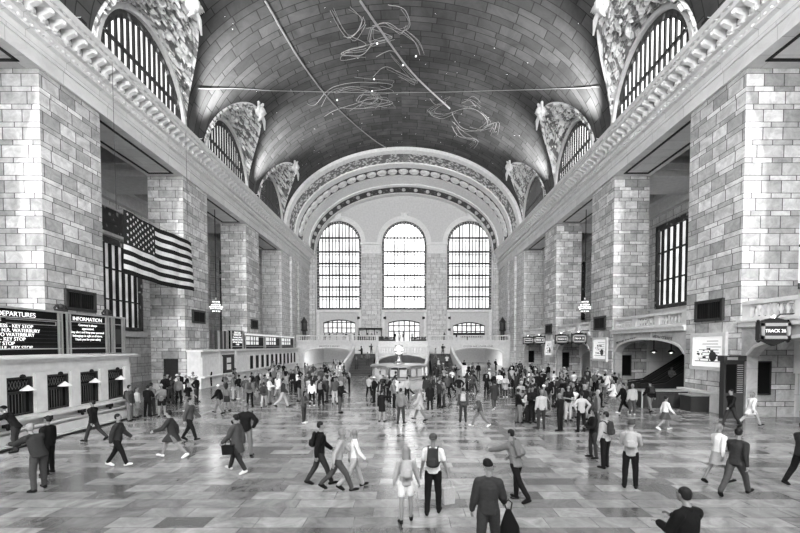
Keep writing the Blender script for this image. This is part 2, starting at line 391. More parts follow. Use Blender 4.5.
# ------------------------------------------------------------------ entablature / cornice along the side walls
def sweep_y(mb, prof, s, y0, y1, m=0):
    pts = [(s*(HW-d), z) for d, z in prof]
    mb.prism(pts if s < 0 else pts[::-1], 'y', y0, y1, m)
for s, nm in ((-1, 'left'), (1, 'right')):
    m = MB()
    sweep_y(m, [(0, ZO), (.18, ZO), (.18, 19.0), (.26, 19.0), (.26, 19.55), (.5, 19.62), (.5, 19.75), (.2, 19.8), (.2, 20.4), (.38, 20.45), (.38, 20.58), (0, 20.58)], s, YB, YEND)
    struct('trim_5', m, 'smooth')
    m = MB(); y = YB                                   # egg-and-dart row
    while y < YEND: m.ball((s*(HW-.36), y, 19.92), (.14, .1, .1), n=6); y += .36
    struct('trim_6', m, 'plain', smooth=True)
    m = MB(); sweep_y(m, [(0, 20.58), (.12, 20.58), (.12, 21.3), (0, 21.3)], s, YB, YEND); struct('trim_7', m, 'recess_shade_stone')  # strip behind the brackets, recess shade put into its grey colour
    m = MB(); y = YB                                   # scroll brackets with a rosette between each two
    while y < YEND:
        m.prism([(s*(HW-.12), 20.6), (s*(HW-.3), 20.62), (s*(HW-.36), 20.9), (s*(HW-.78), 21.08), (s*(HW-.82), 21.3), (s*(HW-.12), 21.3)], 'y', y-.12, y+.12)
        m.ball((s*(HW-.8), y, 21.14), (.1, .14, .1), n=6); m.ball((s*(HW-.32), y, 20.76), (.08, .14, .09), n=6)
        m.ball((s*(HW-.16), y+.36, 20.95), (.08, .13, .16), n=6)
        y += .72
    struct('trim_8', m, 'plaster')
    m = MB()
    sweep_y(m, [(0, 21.3), (.88, 21.3), (.88, 21.52), (.8, 21.54), (.8, 21.6), (.95, 21.62), (1.05, 21.82), (1.05, 21.9), (0, 21.98)], s, YB, YEND)
    y = YB
    while y < YEND: m.ball((s*(HW-.86), y, 21.57), (.08, .13, .06), n=6); m.ball((s*(HW-.4), y, 20.51), (.1, .12, .07), n=6); y += .4
    struct('trim_9', m, 'plain')

# ------------------------------------------------------------------ vault with lunette penetrations
LR = 5.2; PT = .61; VF = 1.1
def vpt(s, y, ph): return Vector((s*HW*cos(ph), y, ZS+RISE*sin(ph)))
# arc length table for an even tile pattern
ARC = [0]
for i in range(1, 401):
    a = (i-1)/400*PI/2; b2 = i/400*PI/2
    ARC.append(ARC[-1]+math.hypot(HW*(cos(a)-cos(b2)), RISE*(sin(b2)-sin(a))))
def arclen(ph): t = ph/(PI/2)*400; i = min(399, int(t)); return ARC[i]+(ARC[i+1]-ARC[i])*(t-i)
def phb(y):
    for c in CENT:
        d = (y-c)/LR
        if abs(d) < 1: return PT*(1-d*d)**.5
    return 0.0
ys = set([YB, YV])
for c in CENT:
    for i in range(33): ys.add(round(min(YV, max(YB, c-LR*cos(PI*i/32))), 4))
yy = sorted(ys); ys2 = [yy[0]]
for y in yy[1:]:
    while y-ys2[-1] > 1.2: ys2.append(ys2[-1]+.9)
    if y-ys2[-1] > 1e-3: ys2.append(y)
NR = 26
m = MB()
for s in (-1, 1):
    vs, uvs, fs = [], [], []
    for y in ys2:
        p0 = phb(y)
        for j in range(NR+1):
            ph = p0+(PI/2-p0)*j/NR; vs.append(vpt(s, y, ph)); uvs.append((y if s < 0 else y+.4, s*arclen(ph)+30.1))
    for i in range(len(ys2)-1):
        for j in range(NR):
            a = i*(NR+1)+j; q = (a, a+1, a+NR+2, a+NR+1); fs.append(q if s > 0 else q[::-1])
    m.add(vs, fs, 0, [(u[0], u[1]) for u in uvs])
# brick rows must run round the barrel: swap so that rows follow Y rings
for k in list(m.uv): m.uv[k] = [(u[1], u[0]) for u in m.uv[k]]
v = struct('ceiling', m, 'vault', 'dark barrel vault of plaster tiles', fix=False, smooth=True)
# end arch: ornamented bands, each a step in a shallow telescoping barrel
def barrel(y0, y1, in0, in1, mat, nm, n=64, mb=None):
    k = mb or MB(); vs, uvs, fs = [], [], []
    for i in range(n+1):
        a = PI*i/n
        for y, d in ((y0, in0), (y1, in1)):
            vs.append(((HW-d)*cos(a), y, ZS+(RISE-d)*sin(a))); uvs.append((arclen(min(a, PI-a))*(1 if a < PI/2 else -1), y+d))
    for i in range(n): fs.append((2*i, 2*i+1, 2*i+3, 2*i+2))
    k.add(vs, fs, 0, uvs)
    if mb is None: struct(nm, k, mat, fix=False, smooth=True)
    return k
# profile (y, inset) : fillet, carved band, smooth, rosette band, smooth, dark band
bands = [((62.4, 0), (62.4, .5), 'plaster'), ((62.4, .5), (63.2, .7), 'plaster'), ((63.2, .7), (63.2, .5), 'plaster'), ((63.2, .5), (66.2, .62), 'orn_light'),
         ((66.2, .62), (66.2, .85), 'plaster'), ((66.2, .85), (67.6, .95), 'plaster'), ((67.6, .95), (67.6, .8), 'plaster'), ((67.6, .8), (70.4, .9), 'orn_dark'),
         ((70.4, .9), (70.4, 1.1), 'plaster'), ((70.4, 1.1), (73.6, 1.15), 'plaster'), ((73.6, 1.15), (73.6, 1.35), 'plaster'), ((73.6, 1.35), (74.6, 1.35), 'plaster'),
         ((74.6, 1.35), (74.6, 1.15), 'plaster'), ((74.6, 1.15), (77.6, 1.2), 'orn_dark'), ((77.6, 1.2), (77.6, 1.4), 'plaster'), ((77.6, 1.4), (YEND, 1.4), 'plaster')]
for (a, b2, mt) in bands: barrel(a[0], b2[0], a[1], b2[1], mt, 'ceiling')
m = MB()                                               # rosettes on the third band and leaf buds on the last
for i in range(1, 30):
    a = PI*i/30; m.lathe([(.0, .1), (.3, .1), (.42, .3), (.62, .34), (.8, .2), (.86, 0)], (0, 0, 0), 10)
    c = Vector(((HW-.85)*cos(a), 69.0, ZS+(RISE-.85)*sin(a))); nn = Vector((-cos(a)*RISE, 0, -sin(a)*HW)).normalized()
    rot = Vector((0, 0, 1)).rotation_difference(nn).to_matrix(); k = len(m.v)-60
    for j in range(k, len(m.v)): m.v[j] = c+rot @ m.v[j]
struct('trim_10', m, 'plaster')
m = MB()
for i in range(1, 24):
    a = PI*i/24; c = Vector(((HW-1.2)*cos(a), 76.1, ZS+(RISE-1.2)*sin(a))); m.ball(c, (.42, .7, .42), n=6)
struct('trim_11', m, 'plain')

# lunettes
def lunette(s, c, idx):
    side = 'left' if s < 0 else 'right'
    NU, NV = 150, 44; m = MB(); vs = []; uvs = []; fs = []
    def A(t): return Vector((s*HW, c+LR*cos(t), ZS+LR*VF*sin(t)))
    def B(t): y = c+LR*cos(t); return vpt(s, y, phb(y))
    for i in range(NU+1):
        t = PI*i/NU
        a, b2 = A(t), B(t); nrm = Vector((-s*.45, -cos(t)*.5, -sin(t)*.9)).normalized()
        for j in range(NV+1):
            w = j/NV; p = a.lerp(b2, w)
            edge = min(1, max(0, (w-.06)*12))*min(1, max(0, (.84-w)*12))
            q = Vector((p.x*1.7, p.y*1.3, p.z*1.3))
            h = noise.noise(q*.9)*.6+noise.noise(q*2.1)*.55
            h = max(0, min(1, (abs(h)*6-.5)))
            p = p+nrm*(h*.42*edge*min(1, sin(t)*3))
            if .86 < w: p = p+nrm*.18
            vs.append(p); uvs.append((p.y+p.z*.3, p.x*1.5+p.z))
    for i in range(NU):
        for j in range(NV):
            a = i*(NV+1)+j; fs.append((a, a+NV+1, a+NV+2, a+1) if s < 0 else (a, a+1, a+NV+2, a+NV+1))
    m.add(vs, fs, 0, uvs)
    o = struct('ceiling', m, 'orn_relief', 'white carved plaster hood over a %s lunette window' % side, fix=False)
    # winged trophy standing at the tip of the hood
    tm = MB(); tip = vpt(s, c, PT); base = tip+Vector((-s*.2, 0, -.3))
    tm.ball(base, (.55, .5, .6), n=10); tm.ball(base+Vector((-s*.15, 0, .75)), (.28, .26, .32), n=8)
    for sg in (-1, 1):
        for k in range(6):
            d = Vector((-s*.18*k*.3, sg*(.35+.16*k), -.6+.2*k))
            tm.tube([base+Vector((0, sg*.2, .15)), base+d*.6+Vector((0, sg*.15, .25)), base+d], [.16, .15, .04], 6)
        tm.tube([base, base+Vector((-s*.25, sg*.4, -.8)), base+Vector((-s*.15, sg*.9, -1.5))], [.22, .2, .06], 6)
    tg = tm.build('sculpted_trophy', 'relief', None, smooth=True)
    pos = {0: 'nearest the camera', 1: 'second from the camera', 2: 'third from the camera', 3: 'farthest from the camera', -1: 'over'}
    tag(tg, 'white winged plaster trophy on the %s side vault hood, %s' % (side, ['behind the camera', 'over the frame corner', 'nearest the camera', 'middle of the row', 'next to the end arch'][idx]), 'sculpture', 'winged trophies above the lunettes')
    # archivolt ring round the window
    m = MB(); n = 28
    for (ra, rb, d) in ((4.75, 5.02, .26), (5.02, 5.22, .14)):
        for i in range(n):
            a, b2 = PI*i/n, PI*(i+1)/n
            m.prism([(c+ra*cos(a), ZS+VF*ra*sin(a)), (c+rb*cos(a), ZS+VF*rb*sin(a)), (c+rb*cos(b2), ZS+VF*rb*sin(b2)), (c+ra*cos(b2), ZS+VF*ra*sin(b2))], 'x', s*(HW-d), s*(HW+.3))
    struct('trim_12', m, 'plain')
    # window: dark ornamental rim, vertical bars, arc bar, pane
    r = 4.78; fr = MB()
    for i in range(n):
        a, b2 = PI*i/n, PI*(i+1)/n; ra, rb = 4.3, 4.78
        fr.prism([(c+ra*cos(a), ZS+VF*ra*sin(a)), (c+rb*cos(a), ZS+VF*rb*sin(a)), (c+rb*cos(b2), ZS+VF*rb*sin(b2)), (c+ra*cos(b2), ZS+VF*ra*sin(b2))], 'x', s*(HW+.02), s*(HW+.14))
    o = struct('window_%d' % (30+idx+(5 if s > 0 else 0)), fr, 'orn_dark')
    b = MB(); y = c-4.06
    while y < c+4.1:
        b.box(s*(HW+.02), y-.09, ZS, s*(HW+.16), y+.09, ZS+VF*math.sqrt(max(0, 4.35**2-(y-c)**2))); y += .58
    b.box(s*HW, c-3.9, ZS+1.9, s*(HW+.16), c+3.9, ZS+2.1)
    b.build('mullion', 'bronze', o)
    g = MB(); g.prism([(c+r*cos(PI*i/n), ZS+VF*r*sin(PI*i/n)) for i in range(n+1)], 'x', s*(HW+.2), s*(HW+.24)); g.build('glass', 'win_lun_l' if s < 0 else 'win_lun_r', o, fix=True)
for s in (-1, 1):
    for i, c in enumerate(CENT): lunette(s, c, i)

# sky decoration: plain line drawing, two long bands and small star lamps
def on_vault(x, y, d=.06):
    ph = math.acos(max(-1, min(1, abs(x)/HW))); p = vpt(1 if x > 0 else -1, y, ph); n = Vector((-x/HW**2, 0, -(p.z-ZS)/RISE**2)).normalized(); return p+n*d
def vline(mb, pts, w):
    """ribbon with thickness lying on the vault through plan points"""
    P = [on_vault(x, y) for x, y in pts]; mb.tube(P, w, 4)
C4 = Vector((.8, 0, 3.85))
def from_px(px, py):
    """plan point on the vault surface where a line of sight from the balcony meets it"""
    p = math.radians(1.8); dx = (px-408)/400; dy = -(py-357.6)/400
    d = Vector((dx, cos(p)+dy*sin(p), -sin(p)+dy*cos(p))).normalized(); t = 5
    while t < 140:
        q = C4+d*t
        if q.z > ZS and (q.x/HW)**2+((q.z-ZS)/RISE)**2 >= 1: return (q.x, q.y)
        t += .05
    return (q.x, q.y)
def curve_px(mb, pts, w, closed=False, sub=6):
    P = pts+[pts[0]] if closed else pts; out = []
    for i in range(len(P)-1):
        a = P[max(0, i-1)]; b = P[i]; c = P[i+1]; d = P[min(len(P)-1, i+2)]
        for k in range(sub):
            t = k/sub
            out.append(tuple(.5*((2*b[j])+(-a[j]+c[j])*t+(2*a[j]-5*b[j]+4*c[j]-d[j])*t*t+(-a[j]+3*b[j]-3*c[j]+d[j])*t**3) for j in (0, 1)))
    out.append(P[-1]); vline(mb, [from_px(*q) for q in out], w)
m = MB()
curve_px(m, [(265, 0), (300, 60), (335, 105), (372, 138), (392, 150)], .09)
curve_px(m, [(198, 88), (240, 88), (270, 90)], .04); curve_px(m, [(270, 90), (400, 92), (560, 88), (600, 86)], .03)
struct('trim_13', m, 'line', 'thin straight bands painted on the vault')
m = MB()
curve_px(m, [(360, 0), (381, 30), (412, 72), (450, 108)], .12)
struct('trim_14', m, 'line')
m = MB(); rnd = random.Random(3)
loops = [([(330, 10), (343, 33), (352, 36), (362, 20), (350, 6)], 0), ([(352, 36), (366, 44), (346, 50), (342, 54), (362, 54), (372, 42)], 0), ([(372, 25), (388, 22), (402, 30), (410, 24), (404, 8), (388, 4)], 0),
         ([(402, 30), (414, 40), (420, 54)], 0), ([(372, 28), (370, 42), (382, 40), (392, 36)], 1), ([(376, 56), (392, 50), (405, 64), (418, 80), (400, 72), (385, 66), (373, 76)], 0),
         ([(307, 103), (315, 104), (330, 88), (352, 82), (378, 82), (392, 84), (388, 88), (372, 90)], 0), ([(324, 116), (334, 110), (352, 104), (372, 98), (388, 100), (392, 103), (372, 107), (350, 108), (338, 106)], 0),
         ([(334, 92), (352, 88), (372, 93), (378, 100)], 0), ([(356, 100), (362, 94), (378, 96), (370, 103)], 1),
         ([(430, 98), (436, 104), (446, 102), (430, 112), (442, 118), (456, 112)], 0), ([(452, 112), (464, 108), (478, 110), (488, 122), (480, 130), (464, 128), (456, 120)], 1),
         ([(462, 102), (470, 100), (476, 106)], 0), ([(456, 126), (464, 136), (478, 140), (474, 148)], 0), ([(484, 126), (496, 122), (494, 132)], 0)]
for pts, cl in loops:
    curve_px(m, pts, .032, bool(cl))
    for q in range(3):
        k0 = rnd.randint(0, max(0, len(pts)-4)); seg_ = pts[k0:k0+4]; ox, oy = rnd.uniform(-4, 5), rnd.uniform(-4, 5)
        curve_px(m, [(x+ox+rnd.uniform(-2.5, 2.5), y+oy+rnd.uniform(-2.5, 2.5)) for x, y in seg_], .02)
struct('trim_15', m, 'line', 'abstract outline drawing painted on the vault')
m = MB()
for (px, py) in [(377, 42), (374, 78), (337, 99), (416, 55), (403, 64), (372, 90)]: m.ball(on_vault(*from_px(px, py), .1), .09, n=6)
for k in range(160):
    x = rnd.uniform(-15, 15); y = rnd.uniform(8, 61); m.ball(on_vault(x, y, .05), rnd.uniform(.018, .034), n=4)
struct('trim_16', m, 'star', 'small star lights in the vault')

# floodlights on the cornice at the piers, aimed up at the vault
def area_light(name, loc, size, power, target, shape='SQUARE', sy=None):
    l = bpy.data.lights.new(name, 'AREA'); l.energy = power; l.shape = 'RECTANGLE' if sy else shape; l.size = size
    if sy: l.size_y = sy
    o = bpy.data.objects.new(name, l); COL.objects.link(o); o.location = loc
    o.rotation_euler = (Vector(target)-Vector(loc)).to_track_quat('-Z', 'Y').to_euler()
    return o
def flood():
    t = thing('floodlight', 'x', 'floodlight')
    b = MB(); b.box(-.35, -.25, 0, .35, .25, .12); b.box(-.3, -.2, .12, .3, .2, .4); b.build('housing', 'iron', t)
    g = MB(); g.box(-.26, -.17, .4, .26, .17, .43); g.build('lens', 'glow', t)
    return t
fl0 = flood(); first = True
NTH = ['behind the camera', 'first', 'second', 'third', 'fourth', 'fifth']
for s in (-1, 1):
    for k, y in enumerate([P0-PER+PW/2, P0+PW/2, P0+PER+PW/2, P0+2*PER+PW/2]):
        o = fl0 if first else copy_tree(fl0); first = False
        o.location = (s*(HW-.5), y, 21.99)
        o['label'] = 'floodlight on the %s cornice between lunettes, %s from the camera' % ('left' if s < 0 else 'right', ['first', 'second', 'third', 'fourth'][k])
        o['group'] = 'floodlights on the cornice'
        l = bpy.data.lights.new('flood_lamp', 'SPOT'); l.energy = 12000; l.spot_size = math.radians(74); l.spot_blend = .9; l.shadow_soft_size = .3
        lo = bpy.data.objects.new('flood_lamp', l); COL.objects.link(lo); lo.location = (s*(HW-.75), y, 22.5); lo.rotation_euler = (Vector((s*(HW-4.4), y+.6, 29.5))-lo.location).to_track_quat('-Z', 'Y').to_euler()

for s in (-1, 1):                                      # added spots by the west wall, shaping light wedges on the pier reveals
    l = bpy.data.lights.new('added_west_spot', 'SPOT'); l.energy = 20000; l.spot_size = math.radians(80); l.spot_blend = .4; l.shadow_soft_size = .25
    o = bpy.data.objects.new('added_west_spot', l); COL.objects.link(o); o.location = (s*16.3, YB+.8, 25.7); o.rotation_euler = (Vector((s*17.5, 40, 6))-o.location).to_track_quat('-Z', 'Y').to_euler()
# ------------------------------------------------------------------ gallery windows beyond the piers
def rect_window(idx, s, y0, y1, z0, z1, glass, step, label, frame=.35):
    X = s*GAL; fr = MB()
    for a in ((y0, z0, y0+frame, z1), (y1-frame, z0, y1, z1), (y0, z0, y1, z0+frame), (y0, z1-frame*1.6, y1, z1)): fr.box(X, a[0], a[1], X-s*.35, a[2], a[3])
    o = struct('window_%d' % idx, fr, 'orn_dark', label)
    b = MB(); n = int((y1-y0)/step)
    for i in range(1, n): b.box(X-s*.04, y0+i*(y1-y0)/n-.1, z0, X-s*.26, y0+i*(y1-y0)/n+.1, z1)
    k = int((z1-z0)/2.3)
    for i in range(1, k): b.box(X-s*.04, y0, z0+i*(z1-z0)/k-.06, X-s*.3, y1, z0+i*(z1-z0)/k+.06)
    b.build('mullion', 'iron', o); g = MB(); g.box(X-s*.02, y0, z0, X-s*.035, y1, z1); g.build('glass', glass, o)
    c = MB(); c.box(X, y0-.3, z0-.6, X-s*.6, y1+.3, z0-.1); c.build('window_sill', 'plain', o)
for k in (-1, 0, 1, 2):
    y0 = 33.9+k*PER; rect_window(40+k, -1, y0, y0+8.6, 5.3, 14.0, 'win_dark', .8, 'dark barred gallery window on the left')
    rect_window(50+k, 1, y0, y0+9.2, 7.7, 16.4, 'win_mid', .9, 'barred gallery window on the right')
    m = MB(); m.box(-GAL, y0, 14.5, -GAL+.15, y0+8.6, 16.8); struct('trim_17', m, 'orn_dark')
    m = MB(); m.box(-GAL, y0-.2, 16.8, -GAL+.3, y0+8.8, 17.1); m.box(-GAL, y0-.2, 14.2, -GAL+.3, y0+8.8, 14.5); struct('trim_18', m, 'plain')
    for s in (-1, 1):
        m = MB(); m.box(s*GAL, y0-2.6, 0, s*(GAL-.5), y0-1.2, 17.6); m.box(s*GAL, y0-2.8, 16.4, s*(GAL-.7), y0-1.0, 16.9); struct('trim_19', m, 'stone_pale')

# ------------------------------------------------------------------ pier fittings
def grille(s, y, z, w, h, label, grp=None):
    X = s*HW; t = thing('vent_grille', label, 'vent grille', (X, y, z), 0, grp)
    b = MB(); b.box(X, y-w/2, z, X-s*.04, y+w/2, z+h); b.build('backing', 'black', t)
    f = MB()
    for a in ((y-w/2-.1, z-.1, y-w/2+.06, z+h+.1), (y+w/2-.06, z-.1, y+w/2+.1, z+h+.1), (y-w/2, z-.1, y+w/2, z+.06), (y-w/2, z+h-.06, y+w/2, z+h+.1)): f.box(X, a[0], a[1], X-s*.14, a[2], a[3])
    f.build('frame', 'bronze', t)
    g = MB(); n = int(w/.14)
    for i in range(n): g.box(X-s*.04, y-w/2+(i+.4)*w/n, z, X-s*.07, y-w/2+(i+.6)*w/n, z+h)
    g.box(X-s*.04, y-.05, z, X-s*.1, y+.05, z+h); g.build('bars', 'iron', t)
names = ['first', 'second', 'third', 'fourth']
for k in range(3):
    y = PIERS[2]+k*PER+PW/2
    grille(-1, y+(.1 if k else .2), 5.95, 2.0, 1.0, 'dark bronze vent grille on the %s left pier from the camera' % names[k], 'vent grilles on the left piers')
    grille(1, y+.1, 5.35, 2.0, 1.05, 'dark bronze vent grille on the %s right pier from the camera' % names[k], 'vent grilles on the right piers')
def poster(y, label, seed):
    X = HW; t = thing('poster_case', label, 'poster', (X, y, 2.6)); rr = random.Random(seed)
    f = MB(); w, h = 1.15, 1.75; z = 2.6
    for a in ((y-w-.22, z-.22, y-w, z+h+.22), (y+w, z-.22, y+w+.22, z+h+.22), (y-w, z-.22, y+w, z), (y-w, z+h, y+w, z+h+.22)): f.box(X, a[0], a[1], X-.16, a[2], a[3])
    f.build('frame', 'plain', t)
    g = MB(); g.box(X, y-w, z, X-.06, y+w, z+h); p = g.build('lit_sheet', 'glow_soft', t)
    d = MB()
    for i in range(7): d.box(X-.06, y-w*.85+rr.random()*.3, z+.45+i*.17, X-.07, y+w*(.1+.7*rr.random()), z+.48+i*.17)
    for i in range(16): a, b2 = rr.uniform(-.8, .7), rr.uniform(.3, 1.2); d.box(X-.06, y+a*w, z+b2, X-.072, y+a*w+rr.uniform(.06, .25), z+b2+rr.uniform(.03, .14))
    d.ball((X-.07, y-.35, z+.6), (.02, .3, .3), n=10); d.box(X-.06, y-w*.95, z+.28, X-.07, y+w*.95, z+.32)
    d.build('printing', 'darkboard', t)
    pass
poster(PIERS[2]+2.15, 'large lit white poster in stone frame on the nearest right pier', 1)
poster(PIERS[3]+2.05, 'lit white map poster on the second right pier', 2)
poster(PIERS[4]+2.05, 'lit white poster on the third right pier', 3)
# pier base ledges
for s in (-1, 1):
    for k in range(3):
        y = PIERS[2]+k*PER; m = MB(); m.box(s*HW, y-.12, 0, s*(HW-.28), y+PW+.12, 1.0); m.box(s*HW, y-.2, 1.0, s*(HW-.4), y+PW+.2, 1.16)
        struct('baseboard_%s' % ('left' if s < 0 else 'right'), m, 'plain')

# ------------------------------------------------------------------ right side: arcade walls, balustrades, signs
ZB = 5.15
bal_mesh = MB().lathe([(.09, 0), (.09, .06), (.05, .1), (.05, .16), (.1, .3), (.09, .38), (.045, .5), (.045, .56), (.09, .6), (.09, .66)], n=10).mesh('baluster', 'plain', smooth=True)
def balustrade(a, b, z, label, grp, gap=.34, panels=3, h=.66):
    """between plan points a and b"""
    a = Vector((a[0], a[1], z)); b = Vector((b[0], b[1], z)); L = (b-a).length; ang = math.atan2(b.y-a.y, b.x-a.x)
    t = thing('balustrade', label, 'balustrade', a, ang, grp)
    lo = MB(); 
    def lb(x0, x1, z0, z1, w): return MB().box(x0, -w, z0, x1, w, z1)
    def put(mb, nm, mt):
        me = mb.mesh(nm, mt); o = bpy.data.objects.new(nm, me); COL.objects.link(o); o.parent = t; return o
    put(lb(0, L, 0, .14, .2), 'bottom_rail', 'plain'); put(lb(0, L, .14+h, .14+h+.2, .22), 'top_rail', 'plain')
    pw = .5; span = (L-pw*(panels+1))/panels
    for i in range(panels+1): put(lb(i*(span+pw), i*(span+pw)+pw, .14, .14+h, .17), 'pedestal', 'plain')
    n = max(2, int(span/gap)); n = min(n, 96//panels)
    for i in range(panels):
        for j in range(n):
            o = bpy.data.objects.new('baluster', bal_mesh); COL.objects.link(o); o.parent = t
            o.location = (pw+i*(span+pw)+(j+.5)*span/n, 0, .14); o.scale = (1, 1, h/.66)
    return t
def seg_arch_wall(mb, y0, y1, ya, yb, zsp, rise, ztop, xa, xb, n=18, m=0):
    mb.box(xa, y0, 0, xb, ya, ztop, m); mb.box(xa, yb, 0, xb, y1, ztop, m)
    P = [(ya+(yb-ya)*i/n, zsp+rise*math.sqrt(max(0, 1-(2*i/n-1)**2))) for i in range(n+1)]
    for i in range(n): mb.prism([P[i], P[i+1], (P[i+1][0], ztop), (P[i][0], ztop)], 'x', xa, xb, m)
    return P
BAYS = [(P0-PER+PW, P0), (P0+PW, P0+PER), (P0+PER+PW, P0+2*PER), (P0+2*PER+PW, P0+3*PER)]
where = ['nearest right bay', 'right bay with the escalator', 'third right bay', 'farthest right bay']
for k, (ya, yb) in enumerate(BAYS):
    m = MB(); X0, X1 = HW+.1, HW+.7
    P = seg_arch_wall(m, ya, yb, ya+.25, yb-.35, 3.25, 1.0, ZB-.35, X0, X1)
    m.box(HW+.7, ya, ZB-.5, GAL, yb, ZB-.05)
    struct('wall_right', m, 'panel')
    m = MB(); n = len(P)-1
    for i in range(n):
        a, b2 = P[i], P[i+1]; m.prism([a, b2, (b2[0], b2[1]+.16), (a[0], a[1]+.16)], 'x', X0-.07, X0)
    m.box(X0-.25, ya, ZB-.35, X1, yb, ZB-.1); m.box(X0-.35, ya, ZB-.1, X1, yb, ZB); 
    m.box(X0-.05, (ya+yb)/2-.9, 4.32, X0, (ya+yb)/2-.75, ZB-.35)
    struct('trim_20', m, 'plain')
    balustrade((X0+.15, ya+.02), (X0+.15, yb-.02), ZB, 'stone balustrade over the arch of the %s' % where[k], 'stone balustrades on the right gallery')
    # recess: inner gate wall and framed panel facing the camera on the pier reveal
    X = HW+.75
    pb = thing('notice_panel', 'tall dark glazed notice panel on the far reveal of the %s' % where[k], 'notice panel', (19.7, yb-.02, 1.25), 0, 'dark panels inside the right arches')
    b = MB(); b.box(19.25, yb-.06, 1.25, 20.1, yb-.02, 2.95); b.build('panel', 'black', pb)
    f = MB()
    for q in ((19.2, 1.2, 19.27, 3.0), (20.08, 1.2, 20.15, 3.0), (19.2, 1.2, 20.15, 1.27), (19.2, 2.93, 20.15, 3.0)): f.box(q[0], yb-.1, q[1], q[2], yb-.02, q[3])
    f.build('frame', 'bronze', pb)
    if k != 1:
        m = MB(); yg = yb-.6; x0, x1 = 21.3, 24.5; cx = (x0+x1)/2
        nn = 12; arc = [(cx-1.6+3.2*i/nn, 2.35+.75*math.sqrt(max(0, 1-(2*i/nn-1)**2))) for i in range(nn+1)]
        m.box(x1, yg, 0, GAL, yg+.5, ZB-.5)
        for i in range(nn): m.prism([arc[i], arc[i+1], (arc[i+1][0], ZB-.5), (arc[i][0], ZB-.5)], 'y', yg, yg+.5)
        struct('wall_right', m, 'plaster')
        m = MB(); m.box(HW+3, yb-.1, 0, 21.7, yb+PW, ZB-.5); m.box(21.7, yb+2, 0, GAL, yb+2.3, ZB-.5); struct('wall_right', m, 'smooth')
    else:
        m = MB(); m.box(HW+3, yb-.1, 0, GAL, yb+.4, ZB-.5); struct('wall_right', m, 'smooth')
    # lamp pendants in the arch
    for j in range(3 if k == 1 else 2):
        yy_ = ya+2.2+j*2.1; xx_ = 20.4
        t = thing('pendant_lamp', 'dark pendant lamp, arch of the %s, %s in its row' % (where[k], names[j]), 'pendant lamp', (xx_, yy_, 3.3), 0, 'pendant lamps under the right arches')
        MB().tube([(xx_, yy_, ZB-.5), (xx_, yy_, 3.5)], .03).build('rod', 'iron', t)
        MB().lathe([(.05, .22), (.12, .18), (.3, 0), (.26, .0), (.08, .14)], (xx_, yy_, 3.3), 14).build('lamp_shade', 'bronze', t)
        MB().ball((xx_, yy_, 3.32), .1).build('bulb', 'bulb', t)
text_obj('wall_lettering', 'METLIFE BUILDING', .36, 'ink', None, (HW+.08, 32.7, 4.18), R_RIGHTWALL)
tl = bpy.data.objects['wall_lettering']; tag(tl, 'dark incised lettering over the escalator arch, left of its centre', 'lettering')
tl.rotation_euler = (PI/2, -.12, -PI/2)
t2 = text_obj('wall_lettering', '45TH STREET', .36, 'ink', None, (HW+.08, 28.0, 4.34), R_RIGHTWALL); t2.rotation_euler = (PI/2, .1, -PI/2)
tag(t2, 'incised words 45TH STREET over the escalator arch, right of its centre', 'lettering')
t3 = text_obj('wall_lettering', '26 TRACK 25', .34, 'ink', None, (22.9, P0-.62, 3.35), R_FRONT); tag(t3, 'dark words 26 TRACK 25 on the pale gate arch at the right edge', 'lettering')
def track_sign(x, y, txt, label):
    t = thing('track_sign', label, 'sign', (x, y, 4.0), 0, 'hanging track signs')
    w, h = .72, .42; z = 4.5
    b = MB(); b.box(x-w, y-.12, z-h, x+w, y+.12, z+h); b.build('sign_body', 'bronze', t)
    f = MB()
    for a in ((-w+.06, -h+.06, -w+.2, h-.06), (w-.2, -h+.06, w-.06, h-.06), (-w+.06, -h+.06, w-.06, -h+.2), (-w+.06, h-.2, w-.06, h-.06)): f.box(x+a[0], y-.17, z+a[1], x+a[2], y-.12, z+a[3])
    f.build('sign_frame', 'steel', t)
    text_obj('sign_text', txt, .21, 'text', t, (x, y-.13, z), R_FRONT, .008)
    c = MB(); c.prism([(x-w, z+h), (x+w, z+h), (x+.3, z+h+.14), (x, z+h+.2), (x-.3, z+h+.14)], 'y', y-.1, y+.1)
    c.prism([(x-w+.1, z-h), (x-.15, z-h-.2), (x, z-h-.27), (x+.15, z-h-.2), (x+w-.1, z-h)], 'y', y-.08, y+.08)
    for sx in (-1, 1): c.ball((x+sx*(w-.04), y, z-h-.03), .09); c.ball((x+sx*(w-.02), y, z+h+.04), .07)
    c.build('sign_scrollwork', 'iron', t)
    a = MB(); a.tube([(x, y, z+h+.1), (x+.3, y, z+h+.35), (HW+.1, y, z+h+.38)], .04); a.build('bracket', 'bronze', t)
    g = MB(); g.ball((x-.05, y-.05, z+h+.22), .08); g.build('bulb', 'bulb', t)
track_sign(17.66, 18.5, 'TRACK 26', 'ornate sign reading TRACK 26 on the nearest right bay')
track_sign(17.6, 39.4, 'TRACK 25', 'ornate sign reading TRACK 25 right of the lit doorway in the third right bay')
track_sign(17.6, 43.8, 'TRACK 24', 'ornate sign reading TRACK 24 at the far side of the third right bay')
track_sign(17.6, 51.2, 'TRACK 23', 'ornate sign reading TRACK 23 on the near side of the farthest right bay')
track_sign(17.6, 56.0, 'TRACK 22', 'ornate sign reading TRACK 22 on the far side of the farthest right bay')
